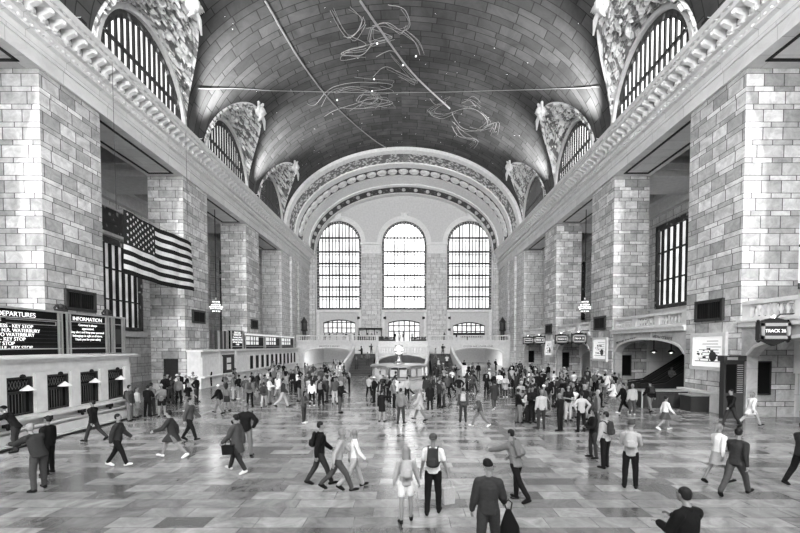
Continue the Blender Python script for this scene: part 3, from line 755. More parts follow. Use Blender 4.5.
# escalators
for j, ey in enumerate((30.6, 32.4)):
    t = thing('escalator', ['dark escalator rising right inside the arch, nearer of the pair', 'dark escalator rising right inside the arch, farther of the pair'][j], 'escalator', (18.9, ey, 0))
    m = MB(); m.prism([(19.2, .02), (20.2, .02), (27.2, 4.4), (27.2, 3.6), (21.6, .02)], 'y', ey-.5, ey+.5); m.build('truss', 'darkboard', t, fix=True)
    for sy in (-1, 1):
        b = MB(); b.prism([(19.0, .05), (19.0, .85), (20.2, 1.0), (27.2, 5.3), (27.2, 4.4), (20.2, .05)], 'y', ey+sy*.55-.04, ey+sy*.55+.04); b.build('balustrade_panel', 'bronze', t, fix=True)
        h = MB(); h.tube([(18.95, ey+sy*.55, .5), (18.95, ey+sy*.55, .95), (20.2, ey+sy*.55, 1.08), (27.2, ey+sy*.55, 5.38)], .06); h.build('handrail', 'iron', t)
    st = MB()
    for i in range(17): st.box(20.2+i*.41, ey-.48, .02+i*.256, 20.2+(i+1)*.41, ey+.48, .26+i*.256)
    st.build('steps', 'steel', t)
# kiosk and counter near the first right pier
t = thing('information_kiosk', 'tall dark display kiosk beside the nearest right pier', 'kiosk', (17.9, 21.05, 0))
b = MB(); b.box(17.35, 20.9, 0, 18.4, 21.2, 3.0); b.build('cabinet', 'darkboard', t)
b = MB(); b.box(17.25, 20.84, 3.0, 18.46, 21.24, 3.3); b.build('cornice', 'bronze', t)
b = MB(); b.box(17.45, 20.86, 1.35, 17.95, 20.9, 2.85); b.build('screen', 'black', t)
b = MB()
for i in range(14): b.box(18.03, 20.87, 1.35+i*.11, 18.32, 20.9, 1.39+i*.11)
b.build('louvre', 'steel', t)
b = MB(); b.box(17.45, 20.81, 3.08, 17.98, 20.84, 3.22); b.build('header_strip', 'steel', t)
t = thing('service_counter', 'low metal counter standing before the nearest right pier', 'counter', (16.6, 24.9, 0))
b = MB(); b.box(15.2, 24.5, .05, 18.0, 25.3, 1.0); b.build('body', 'darkboard', t)
b = MB(); b.box(15.1, 24.4, 1.0, 18.1, 25.4, 1.08); b.build('worktop', 'steel', t)
b = MB()
for i in range(3): b.box(15.3+i*.92, 24.46, .15, 16.1+i*.92, 24.5, .9)
b.build('front_panel', 'bronze', t)
for i in range(2): MB().tube([(15.15+2.9*i, 24.42, 0), (15.15+2.9*i, 24.42, 1.0)], .05).build('post', 'steel', t)
t = thing('service_counter', 'lower dark counter extending right past the metal counter', 'counter', (18.0, 23.4, 0))
b = MB(); b.box(18.12-1.0, 23.0, 0, 18.2, 23.9, .9); b.build('body', 'darkboard', t); b = MB(); b.box(17.05, 22.95, .9, 18.2, 23.95, .97); b.build('worktop', 'steel', t)

# ------------------------------------------------------------------ left side: ticket counters
def pendant_white(x, y, z, t, s=1):
    o = MB().lathe([(.03, .2), (.06, .16), (.24, .03), (.25, 0), (.22, 0), (.05, .12)], (x, y, z), 14).build('lamp_shade', 'white', t, smooth=True)
    MB().tube([(x, y, z+.18), (x, y, z+.32), (x-.3, y, z+.36)], .015).build('lamp_bracket', 'iron', t)
def ticket_window(X, y, w, z0, z1, label, grp, full=True):
    t = thing('ticket_window', label, 'ticket window', (X, y, z0), 0, grp)
    b = MB(); b.box(X-.42, y-w/2, z0, X-.36, y+w/2, z1); b.build('shutter', 'black', t)
    f = MB()
    for a in ((y-w/2, z0, y-w/2+.07, z1), (y+w/2-.07, z0, y+w/2, z1), (y-w/2, z1-.07, y+w/2, z1), (y-w/2, z0, y+w/2, z0+.06)): f.box(X-.36, a[0], a[1], X-.25, a[2], a[3])
    if full: f.box(X-.36, y-w/2, z0+.82, X-.3, y+w/2*.55, z0+.92); f.box(X-.36, y+w*.2, z0, X-.3, y+w*.26, z0+.85)
    f.build('frame', 'bronze', t)
    if full:
        g = MB()
        for i in range(6): g.box(X-.355, y-w/2+(i+.5)*w*.7/6, z0+.06, X-.34, y-w/2+(i+.5)*w*.7/6+.02, z0+.82)
        for i in range(7):
            for q in (0, .12): g.tube([(X-.34, y-w/2+.09+i*.125+q, z0+1.02), (X-.34, y-w/2+.21+i*.125-q, z0+1.34)], .007, 4)
        g.build('grille_bars', 'brass_dim', t)
        pendant_white(X-.05, y+.12, z0+.95, t)
        c = MB(); c.ball((X-.12, y, z1+.04), (.05, .14, .09)); c.build('ornament', 'iron', t)
XT = -14.2
TY = [15.4+1.68*(i-2) for i in range(6)]
m = MB(); ye = 21.7; y0 = 9.5
m.box(-HW-.3, y0, 0, XT-.6, ye-.2, 3.2); m.box(XT-.6, y0, 0, XT, ye-.2, 1.12)
m.box(XT-.6, y0, 2.62, XT, ye-.2, 3.2)
edges = [y0]+[e for y in TY for e in (y-.54, y+.54)]+[ye-.2]
for i in range(0, len(edges), 2): m.box(XT-.6, edges[i], 1.12, XT, edges[i+1], 2.62)
struct('wall_left', m, 'plain', 'stone ticket office block below the departure boards')
m = MB(); m.box(-HW-.3, y0, 3.2, XT+.18, ye, 3.3); m.box(-HW-.3, y0, 3.3, XT+.3, ye+.1, 3.38); m.box(XT, y0, 2.8, XT+.05, ye-.15, 2.9)
for i in range(0, len(edges), 2):
    a, b2 = edges[i]+.06, edges[i+1]-.06
    m.box(XT, a, 1.12, XT+.09, b2, 2.75); 
for y in TY: m.box(XT, y-.62, 1.12, XT+.05, y-.54, 2.7); m.box(XT, y+.54, 1.12, XT+.05, y+.62, 2.7)
struct('trim_21', m, 'plain')
m = MB(); m.box(XT, y0, .98, XT+.42, ye-.1, 1.1); m.box(XT, y0, .0, XT+.35, ye-.1, .12); m.box(XT, y0, .12, XT+.16, ye-.1, .5)
m.box(XT, y0, .62, XT+.3, ye-.1, .7)
struct('trim_22', m, 'plain')
m = MB(); m.box(XT+.35, y0, 0, XT+.5, ye, .06); struct('baseboard_left', m, 'iron')
for i, y in enumerate(TY):
    ticket_window(XT+.26, y, 1.08, 1.14, 2.6, 'barred ticket window with white lamp shade, %s' % ['under the left edge, cut off', 'first fully out of view', 'leftmost one in full view', 'second from the left', 'third from the left', 'rightmost of the near row'][i] , 'near ticket windows')
    bt = MB(); bt.box(XT+.16, y+.8, .8, XT+.38, y+1.0, .98); bt.ball((XT+.3, y+.9, .76), .07); tag(bt.build('shelf_bracket', 'iron'), 'small iron bracket under the ticket shelf right of the %s' % ['cut-off window', 'hidden window', 'leftmost window', 'second window', 'third window', 'last window'][i], 'bracket', 'shelf brackets')
# departure boards
def board(ya, yb, z0, z1, X, label, nm='departure_board'):
    t = thing(nm, label, 'departure board', (X, (ya+yb)/2, z0))
    b = MB(); b.box(X-.3, ya, z0, X, yb, z1); b.build('board_panel', 'black', t)
    f = MB(); f.box(X, ya, z1-.36, X+.05, yb, z1-.32); f.box(X, ya, z0+.22, X+.05, yb, z0+.27); f.box(X-.35, ya-.02, z1, X+.08, yb+.02, z1+.08)
    for y in (ya+.04, ya+.2, yb-.2, yb-.04): f.box(X, y-.03, z0, X+.07, y+.03, z1)
    f.build('board_frame', 'steel', t)
    s = MB(); z = z0+.35
    while z < z1-.5: s.box(X, ya+.25, z, X+.008, yb-.25, z+.015); z += .16
    s.build('row_lines', 'darkboard', t)
    return t
BX = -14.75
b1 = board(10.6, 18.0, 3.45, 5.28, BX, 'large black departures board above the near ticket windows, cut by left edge')
RT = (PI/2, 0, PI/2)
def left_text(t, s, size, y, z, X=BX, mat='text', align='LEFT'): text_obj('board_text', s, size, mat, t, (X+.025, y, z), RT, .006, align)
left_text(b1, 'NEW HAVEN LINE DEPARTURES', .27, 16.73, 5.07, align='RIGHT')
left_text(b1, 'REMARKS', .19, 15.3, 4.82, align='RIGHT', mat='textdim')
for i, (s, y) in enumerate([('COS COB EXPRESS - KEY STOP', 16.6), ('CONNECTION TO N.R. WATERBURY', 16.9), ('CONNECTION TO WATERBURY', 16.65), ('STAMFORD - KEY STOP', 16.25), ('RYE - KEY STOP', 15.8), ('NEW ROCHELLE - KEY STOP', 16.55)]):
    left_text(b1, s, .2, y, 4.6-i*.172, align='RIGHT')
fr = MB(); fr.box(BX, 15.5, 4.86, BX+.03, 17.7, 4.885); fr.box(BX, 15.5, 4.70, BX+.03, 17.7, 4.725); fr.box(BX, 17.67, 4.70, BX+.03, 17.7, 4.885); fr.build('highlight_strip', 'steel', b1)
b2_ = board(18.2, 20.8, 3.45, 5.28, BX, 'black INFORMATION board right of the departures board')
left_text(b2_, 'INFORMATION', .26, 19.45, 5.08, align='CENTER')
for i, s in enumerate(['Courtesy is always', 'appreciated.', 'Stay alert and keep your personal', 'belongings in sight at all times.', 'Thank you for your safety']): left_text(b2_, s, .148, 19.45, 4.8-i*.17, align='CENTER')
b3 = board(20.95, 21.95, 3.45, 5.28, BX, 'narrow dark board at the right end of the boards')
m = MB(); m.box(BX-.1, 21.2, 3.9, BX+.02, 21.7, 4.7); m.build('screen', 'darkboard', b3)
def finial(x, y, z, label):
    t = MB(); t.box(x-.1, y-.25, z, x+.1, y+.25, z+.1); t.ball((x, y, z+.2), (.14, .16, .16)); t.tube([(x, y-.35, z+.1), (x, y-.2, z+.28), (x, y, z+.12), (x, y+.2, z+.28), (x, y+.35, z+.1)], .05)
    tag(t.build('scroll_finial', 'bronze', smooth=True), label, 'ornament', 'finials on the departure boards')
finial(BX-.1, 18.1, 5.37, 'bronze scroll finial between the departures and information boards'); finial(BX-.1, 20.87, 5.37, 'bronze scroll finial right of the information board')

# far left ticket office
X2 = -17.3; ya, yb = 34.9, 66.0
m = MB(); wy = [46.2+1.75*i for i in range(11)]
m.box(-HW-.2, ya, 0, X2-.6, yb, 3.25); m.box(X2-.6, ya, 0, X2, yb, 1.1); m.box(X2-.6, ya, 2.65, X2, yb, 3.25)
ed = [ya]+[e for y in wy for e in (y-.5, y+.5)]+[yb]
for i in range(0, len(ed), 2): m.box(X2-.6, ed[i], 1.1, X2, ed[i+1], 2.65)
struct('wall_left', m, 'plain', 'far stone ticket office block')
m = MB(); m.box(-HW-.2, ya-.1, 3.25, X2+.25, yb, 3.42); m.box(X2, ya, .95, X2+.3, yb, 1.1)
for i in range(0, len(ed), 2): m.box(X2, ed[i]+.1, 1.1, X2+.08, ed[i+1]-.1, 2.75)
m.box(X2, 38.2, .9, X2+.1, 38.5, 3.25); m.box(X2, 41.9, .9, X2+.1, 42.2, 3.25)
struct('trim_23', m, 'plaster')
for i, y in enumerate(wy): ticket_window(X2+.26, y, 1.0, 1.12, 2.63, 'dark ticket window in the far left office, number %s from the near end' % ['one', 'two', 'three', 'four', 'five', 'six', 'seven', 'eight', 'nine', 'ten', 'eleven'][i], 'far ticket windows', False)
t = thing('wall_case', 'large bronze display case on the far left ticket office beside a standing person', 'display case', (X2, 40.1, 1.2))
b = MB(); b.box(X2, 39.0, 1.2, X2+.1, 41.2, 2.8); b.build('case', 'darkboard', t)
f = MB()
for a in ((38.9, 1.1, 39.1, 2.9), (41.1, 1.1, 41.3, 2.9), (38.9, 1.1, 41.3, 1.3), (38.9, 2.7, 41.3, 2.9)): f.box(X2, a[0], a[1], X2+.16, a[2], a[3])
f.build('frame', 'bronze', t); g = MB(); g.box(X2+.1, 39.7, 1.4, X2+.13, 40.6, 2.6); g.build('sheet', 'plaster', t); g = MB(); g.box(X2+.13, 39.7, 1.95, X2+.14, 40.6, 2.1); g.build('sheet_band', 'iron', t)
# far boards
BX2 = -17.9
t = thing('departure_board', 'dark louvred panel at the near end of the far boards', 'departure board', (BX2, 40.5, 3.45))
b = MB(); b.box(BX2-.3, 39.3, 3.45, BX2, 41.6, 5.3); b.build('board_panel', 'bronze', t)
b = MB()
for y in (39.35, 39.6, 40.4, 41.2, 41.5): b.box(BX2, y, 3.45, BX2+.06, y+.08, 5.3)
b.build('board_frame', 'steel', t)
t = board(42.2, 45.4, 3.45, 5.4, BX2, 'black board with white lettering above the far left ticket windows')
for i, s in enumerate(['DEPARTURES', 'HUDSON LINE', 'Courtesy is always', 'appreciated. Stay alert', 'and keep belongings', 'in sight']): text_obj('board_text', s, .3, 'text', t, (BX2+.06, 43.8, 5.2-i*.25), RT, .006)
for i, (a, b2) in enumerate(((45.8, 52.0), (52.3, 58.5), (58.8, 65.5))):
    t = board(a, b2, 3.45, 5.2, BX2, 'lit glass board above far left ticket windows, %s of three' % names[i])
    g = MB(); g.box(BX2+.01, a+.4, 3.9, BX2+.03, b2-2.0, 4.9); g.build('lit_glass', 'glow_soft', t)
    g = MB(); g.box(BX2, a, 5.0, BX2+.12, b2, 5.2); g.build('light_strip', 'glow_soft', t)
    g = MB()
    for q in (.3, .55, .75): g.box(BX2+.03, a+.4+q*(b2-a-2.6), 3.85, BX2+.06, a+.55+q*(b2-a-2.6), 4.95)
    g.box(BX2+.03, a+.4, 4.3, BX2+.05, b2-2, 4.4); g.build('mullion', 'iron', t)
# doors on the left
m = MB(); m.box(-20.2, P0+PER-.06, 0, -19.3, P0+PER, 2.5); struct('door_1', m, 'darkboard')
m = MB()
for a in ((-20.35, 0, -20.2, 2.65), (-19.3, 0, -19.15, 2.65), (-20.35, 2.5, -19.15, 2.65)): m.box(a[0], P0+PER-.12, a[1], a[2], P0+PER, a[3])
m.box(-19.78, P0+PER-.1, 0, -19.72, P0+PER-.05, 2.5); m.box(-20.2, P0+PER-.1, 1.6, -19.3, P0+PER-.05, 1.66); struct('trim_24', m, 'bronze')

# ------------------------------------------------------------------ flag
FX = -17.05; FY0, FY1, FZ0, FZ1 = 25.3, 33.5, 8.35, 12.35
def fp(u, v, d=0): return Vector((FX+.16*sin(u*9+v*1.5)*(.3+u*.7)+.05*sin(u*23)+d, FY0+(FY1-FY0)*u, FZ0+(FZ1-FZ0)*v-.12*sin(u*PI)))
t = thing('hanging_flag', 'large striped flag with stars hanging by the left wall', 'flag', (FX, (FY0+FY1)/2, FZ0))
can = lambda u, r: u < .4 and r >= 6
m = MB(); NU = 60
for i in range(NU):
    for r in range(13):
        mi = 2 if can(i/NU, r) else r % 2
        for d in (-.015, .015):
            a, b2, c, e = fp(i/NU, r/13, d), fp((i+1)/NU, r/13, d), fp((i+1)/NU, (r+1)/13, d), fp(i/NU, (r+1)/13, d)
            m.add([a, b2, c, e] if d > 0 else [e, c, b2, a], [(0, 1, 2, 3)], mi)
fo = m.build('striped_cloth', ['flag_dark', 'flag_white', 'flag_canton'], t, smooth=True)
bm = bmesh.new(); bm.from_mesh(fo.data); bmesh.ops.remove_doubles(bm, verts=bm.verts, dist=.001); bm.to_mesh(fo.data); bm.free()
st = MB()
for r in range(9):
    for c in range(6 if r % 2 == 0 else 5):
        u = .4*((c*2+1+(r % 2))/12); vv = 6/13+7/13*((r+1)/10)
        for sd in (-1, 1):
            cc = fp(u, vv, sd*.022); pts = [cc+Vector((0, (.12 if k % 2 == 0 else .05)*sin(2*PI*k/10), (.12 if k % 2 == 0 else .05)*cos(2*PI*k/10))) for k in range(10)]
            st.add(pts, [list(range(10)) if sd < 0 else list(range(9, -1, -1))])
st.build('stars', 'flag_white', t)
w = MB(); w.tube([(FX, FY0-.05, FZ1+.02), (FX, FY1+.05, FZ1+.02)], .03); w.build('top_rod', 'steel', t)
w = MB(); w.tube([(FX-.4, FY0, FZ1), (FX-.45, FY0, 21.35)], .012); w.tube([(FX-.4, FY1, FZ1), (FX-.45, FY1, 21.35)], .012); w.tube([(FX, FY0, FZ1+.02), (FX-.4, FY0, FZ1)], .012); w.tube([(FX, FY1, FZ1+.02), (FX-.4, FY1, FZ1)], .012); w.build('cable', 'bronze', t)

# ------------------------------------------------------------------ chandeliers
def chandelier():
    t = thing('chandelier', 'x', 'chandelier')
    MB().lathe([(.0, -.25), (.1, -.2), (.06, -.05), (.35, .05), (.75, .35), (1.0, .8), (1.02, 1.0), (.95, 1.05), (.7, 1.05), (.72, 1.3), (.62, 1.75), (.35, 2.1), (.15, 2.25), (.12, 2.5), (.22, 2.6), (.05, 2.8)], n=28).build('body', 'brass', t, smooth=True)
    for j, (r, z, n) in enumerate(((.95, .66, 20), (1.06, 1.0, 24), (.76, 1.38, 16), (.55, 1.95, 12), (.6, .2, 12))):
        b = MB()
        for i in range(n): b.ball((r*cos(2*PI*i/n), r*sin(2*PI*i/n), z), .07, n=6)
        b.build('bulb_ring', 'bulb', t, smooth=True)
    b = MB()
    for i in range(24): b.tube([(.98*cos(2*PI*i/24), .98*sin(2*PI*i/24), 1.0), (.7*cos(2*PI*i/24), .7*sin(2*PI*i/24), 1.5), (.2*cos(2*PI*i/24), .2*sin(2*PI*i/24), 2.3)], .02, 4)
    b.build('ribs', 'bronze', t)
    b = MB(); b.tube([(0, 0, 2.7), (0, 0, 18.8)], .07)
    for i in range(38): b.ball((0, 0, 3+i*.41), (.09, .09, .14), n=6)
    b.build('chain', 'iron', t)
    return t
ch = chandelier(); first = True
bayname = {43.0: 'bay beyond the flag'}
for s in (-1, 1):
    for y in (43.0,):
        o = ch if first else copy_tree(ch); first = False
        o.location = (s*(HW+1.25), y, 7.35); o.scale = (.58,)*3
        o['label'] = ('brass chandelier ringed with bulbs in the left ' + bayname[y]) if s < 0 else ('brass chandelier ringed with bulbs in the right ' + {43.0: 'bay beyond the escalator'}[y])
        o['group'] = 'chandeliers in the side bays'
        if y < 50:
            l = bpy.data.lights.new('chandelier_light', 'POINT'); l.energy = 150; l.shadow_soft_size = 1.2; lo = bpy.data.objects.new('chandelier_light', l); COL.objects.link(lo); lo.location = (s*(HW+1.25), y-2.2, 8.2)

# ------------------------------------------------------------------ end balcony, arches, stairs
YBAL = 68.0
m = MB()
def seg_arch_x(mb, xa, xb, zsp, rise, ztop, y0, y1, n=16):
    P = [(xa+(xb-xa)*i/n, zsp+rise*math.sqrt(max(0, 1-(2*i/n-1)**2))) for i in range(n+1)]
    for i in range(n): mb.prism([P[i], P[i+1], (P[i+1][0], ztop), (P[i][0], ztop)], 'y', y0, y1)
    return P
op = [(-17.0, -8.4), (-2.9, 2.9), (8.4, 17.0)]
pr = [-HW]+[e for o_ in op for e in o_]+[HW]
for i in range(0, len(pr), 2): m.box(pr[i], YBAL+.2, 0, pr[i+1], YBAL+.9, 4.1)
PP = [seg_arch_x(m, a, b2, 2.5 if abs(a) > 5 else 1.6, .85, 4.1, YBAL+.2, YBAL+.9) for a, b2 in op]
struct('wall_end', m, 'plain', 'stone arcade below the end balcony')
m = MB(); m.box(-HW, YBAL, 4.1, HW, YEND, 4.4); m.box(-HW, YBAL-.2, 4.3, HW, YBAL+.3, 4.55); struct('floor', m, 'plain', 'balcony floor slab')
m = MB()
for P in PP:
    for i in range(len(P)-1): m.prism([P[i], P[i+1], (P[i+1][0], P[i+1][1]+.2), (P[i][0], P[i][1]+.2)], 'y', YBAL+.1, YBAL+.2)
struct('trim_25', m, 'plaster')
m = MB(); m.box(-HW, YEND+11, 0, HW, YEND+11.3, 4.1); m.box(-HW, YBAL+.9, 0, -HW+.3, YEND+11, 4.1); m.box(HW-.3, YBAL+.9, 0, HW, YEND+11, 4.1); m.box(-HW, YEND, 4.1, HW, YEND+11.3, 4.3); struct('wall_end', m, 'plaster', 'pale passage behind the end arches')
for i, x in enumerate((-12, -7, 0, 7, 12)): area_light('passage_light', (x, 74, 3.95), 2, 420, (x, 74, 0))
for xa, xb, lab in ((-HW+.1, -9.2, 'left third'), (-8.9, -4.2, 'left of the landing'), (4.2, 8.9, 'right of the landing'), (9.2, HW-.1, 'right third')):
    balustrade((xa, YBAL+.15), (xb, YBAL+.15), 4.55, 'stone balustrade of the end balcony, %s' % lab, 'end balcony balustrades', .36, 2 if xb-xa > 6 else 1)
for x, z, s_, nm in ((-12.6, 3.62, 'SHUTTLE SUBWAY', 'left'), (12.8, 3.62, 'OYSTER BAR LOWER LEVEL', 'right')):
    tag(text_obj('wall_lettering', s_, .42, 'ink', None, (x, YBAL+.17, z), R_FRONT, .02), 'small incised lettering above the %s arch of the end balcony' % nm, 'lettering')
# landing
m = MB()
P = seg_arch_x(m, -3.6, 3.6, 1.3, 1.15, 2.6, 57.0, 57.6); m.box(-4.0, 57, 0, -3.6, 62, 2.6); m.box(3.6, 57, 0, 4.0, 62, 2.6); m.box(-7.3, 57.6, 2.35, 7.3, 63, 2.6)
m.box(-7.3, 62.7, 0, -3.6, 63, 2.4); m.box(3.6, 62.7, 0, 7.3, 63, 2.4)
struct('wall_end', m, 'plain', 'stair landing over a low arch')
m = MB()
for i in range(11): m.box(-4.1, 63+.45*i, 0 if i > 3 else 2.6, 4.1, 63.45+.45*i, 2.6+.177*(i+1))
tag(m.build('staircase', 'plaster'), 'upper central flight of stone steps to the end balcony', 'staircase')
for s, nm in ((-1, 'left'), (1, 'right')):
    t = thing('staircase', 'stone staircase descending %s of the information booth' % nm, 'staircase', (s*5.3, 50, 0))
    m = MB(); N = 15
    for i in range(N): m.box(s*3.9, 50+i*.48, 0, s*6.8, 50+(i+1)*.48+(.4 if i == N-1 else 0), .173*(i+1))
    m.build('steps', 'bronze', t)
    for k, (xi, cur) in enumerate(((3.6, -.9), (7.0, .9))):
        m = MB(); prev = None; NS = 16
        for i in range(NS):
            a, b2 = i/NS, (i+1)/NS
            def q(u): return (s*(xi+cur*(1-u)**2*.9), 49.6+u*8)
            (xa, y_a), (xb, y_b) = q(a), q(b2); za, zb_ = .95+2.75*a, .95+2.75*b2
            m.add([(xa-.16, y_a, 0), (xa+.16, y_a, 0), (xb+.16, y_b, 0), (xb-.16, y_b, 0), (xa-.16, y_a, za), (xa+.16, y_a, za), (xb+.16, y_b, zb_), (xb-.16, y_b, zb_)],
                  [(0,3,2,1),(4,5,6,7),(0,1,5,4),(1,2,6,5),(2,3,7,6),(3,0,4,7)])
        m.box(s*(xi+cur*.81)-.3, 49.0, 0, s*(xi+cur*.81)+.3, 49.6, 1.35)
        m.build('balustrade_wall', 'plaster', t)
balustrade((-3.5, 57.1), (3.5, 57.1), 2.62, 'stone balustrade on the stair landing behind the clock', None, .36, 3)
m = MB()
for s, (x, y) in enumerate(((-2.6, 68.1), (2.6, 68.1))):
    b = MB(); b.box(x-1.3, y-.2, 4.4, x+1.3, y+.3, 4.85); t = thing('planter', 'dark leafy planter %s of the balcony doors' % ('left', 'right')[s], 'planter', (x, y, 4.4)); b.build('trough', 'darkboard', t)
    l = MB(); rr = random.Random(s)
    for i in range(60):
        c = Vector((x+rr.uniform(-1.25, 1.25), y+rr.uniform(-.15, .25), 4.85)); d = Vector((rr.uniform(-.2, .2), rr.uniform(-.2, .2), rr.uniform(.25, .6)))
        l.add([c, c+d*.5+Vector((.07, 0, 0)), c+d, c+d*.5-Vector((.07, 0, 0))], [(0, 1, 2, 3)])
    l.build('foliage', 'iron', t)
m = MB()   # bar shelving on the balcony
t = thing('bar_shelving', 'dark bar shelving in front of the left end pilaster', 'shelving', (-6.5, 77.4, 4.4))
b = MB(); b.box(-9.0, 77.2, 4.4, -4.0, 78.0, 5.5); b.build('counter', 'bronze', t)
b = MB(); b.box(-8.8, 77.8, 6.9, -4.2, 78.2, 7.2)
for x in (-8.8, -7.3, -5.8, -4.4): b.box(x, 77.8, 5.5, x+.12, 78.1, 6.9)
b.build('rack', 'iron', t)
for s, x, nm in ((-1, -17.2, 'left'), (1, 17.2, 'right')):
    t = thing('wall_lantern', 'tall dark lantern kiosk at the %s end of the balcony' % nm, 'lantern', (x, 69.5, 4.4))
    MB().lathe([(.5, 0), (.5, .3), (.35, .5), (.35, 1.8), (.6, 2.0), (.5, 2.3), (.5, 3.3), (.65, 3.4), (.3, 3.9), (.0, 4.4)], (x, 69.5, 4.4), 8).build('body', 'bronze', t)
for i, (x, z) in enumerate([(-8.9, 9.0), (-3.8, 9.0), (3.9, 9.0), (8.9, 9.0), (8.9, 6.7)]):
    t = MB(); t.box(x-.22, YEND-.35, z, x+.22, YEND, z+.4); t.box(x-.3, YEND-.1, z-.08, x+.3, YEND, z+.48)
    tag(t.build('wall_speaker', 'iron'), 'small dark box on the end wall, %s' % ['left of the left pilaster', 'left of the balcony door', 'right of the balcony door', 'upper right of the right pilaster', 'lower right of the right pilaster'][i], 'speaker', 'small boxes on the end wall')

# ------------------------------------------------------------------ information booth with clock
BC = Vector((0, 35.4, 0)); t = thing('information_booth', 'round information booth with brass rim in the middle of the floor', 'information booth', BC)
MB().lathe([(2.55, 0), (2.6, .1), (2.5, .15), (2.5, .95), (2.7, 1.0), (2.72, 1.08), (2.3, 1.08)], BC, 8, a0=PI/8, a1=2*PI+PI/8).build('counter', 'panel', t)
for k in range(16):
    a = PI/8+k*PI/8; r = 2.45 if k % 2 == 0 else 2.45*cos(PI/8)
    MB().tube([BC+Vector((r*cos(a), r*sin(a), 1.08)), BC+Vector((r*cos(a), r*sin(a), 1.95))], .04).build('post', 'brass', t)
MB().lathe([(2.3, 1.93), (2.62, 1.95), (2.66, 2.0), (2.66, 2.12), (2.5, 2.16), (.0, 2.2)], BC, 8, a0=PI/8, a1=2*PI+PI/8).build('canopy_rim', 'brass', t)
for k in range(8):
    a0, a1 = PI/8+k*PI/4, PI/8+(k+1)*PI/4; r = 2.38; g = MB()
    p, q = Vector((r*cos(a0), r*sin(a0), 0)), Vector((r*cos(a1), r*sin(a1), 0)); p2, q2 = p.lerp(q, .12), p.lerp(q, .45)
    for (e, h_) in ((p2, q2), (p.lerp(q, .55), p.lerp(q, .88))):
        g.add([BC+e+Vector((0, 0, 1.2)), BC+h_+Vector((0, 0, 1.2)), BC+h_+Vector((0, 0, 1.8)), BC+e+Vector((0, 0, 1.8)), BC+e*.99+Vector((0, 0, 1.2)), BC+h_*.99+Vector((0, 0, 1.2)), BC+h_*.99+Vector((0, 0, 1.8)), BC+e*.99+Vector((0, 0, 1.8))],
              [(0,1,2,3),(7,6,5,4),(0,4,5,1),(2,6,7,3),(1,5,6,2),(0,3,7,4)])
    g.build('lit_pane', 'booth_glass', t)
MB().lathe([(.7, 0), (.7, 1.9), (.5, 2.2)], BC, 12).build('core', 'bronze', t)
t = thing('booth_clock', 'four-faced brass ball clock on top of the information booth', 'clock', BC+Vector((0, 0, 2.18)))
MB().lathe([(.5, 0), (.5, .1), (.3, .18), (.22, .3), (.2, .75), (.3, .82), (.3, .9)], BC+Vector((0, 0, 2.18)), 16).build('pedestal', 'brass', t, smooth=True)
cz = 3.42; MB().ball(BC+Vector((0, 0, cz)), .34, n=20).build('clock_case', 'brass', t, smooth=True)
MB().lathe([(.09, 0), (.12, .05), (.04, .12), (.06, .2), (0, .34)], BC+Vector((0, 0, cz+.33)), 10).build('finial', 'brass', t, smooth=True)
for k in range(4):
    a = k*PI/2; d = Vector((sin(a), -cos(a), 0)); e = Vector((cos(a), sin(a), 0)); c = BC+Vector((0, 0, cz)); n = 24
    def disc(r, o0, o1):
        m_ = MB(); m_.add([c+d*o0+e*(r*cos(2*PI*i/n))+Vector((0, 0, r*sin(2*PI*i/n))) for i in range(n)]+[c+d*o1+e*(r*cos(2*PI*i/n))+Vector((0, 0, r*sin(2*PI*i/n))) for i in range(n)],
            [list(range(n, 2*n))]+[(i, (i+1) % n, (i+1) % n+n, i+n) for i in range(n)]); return m_
    disc(.42, .12, .36).build('clock_rim', 'brass', t); disc(.38, .3, .375).build('clock_dial', 'glow_soft', t)
    h = MB()
    for (an, ln, wd) in ((2.2, .2, .03), (1.1, .3, .02)):
        u = e*sin(an)+Vector((0, 0, cos(an))); w_ = e*cos(an)-Vector((0, 0, sin(an))); h.add([c+d*.385+w_*wd, c+d*.385+u*ln, c+d*.385-w_*wd], [(0, 1, 2)])
    for i in range(12):
        u = e*sin(i*PI/6)+Vector((0, 0, cos(i*PI/6))); w_ = e*cos(i*PI/6)-Vector((0, 0, sin(i*PI/6))); h.add([c+d*.382+u*.3+w_*.012, c+d*.382+u*.36+w_*.012, c+d*.382+u*.36-w_*.012, c+d*.382+u*.3-w_*.012], [(0, 1, 2, 3)])
    h.build('clock_hands', 'iron', t)
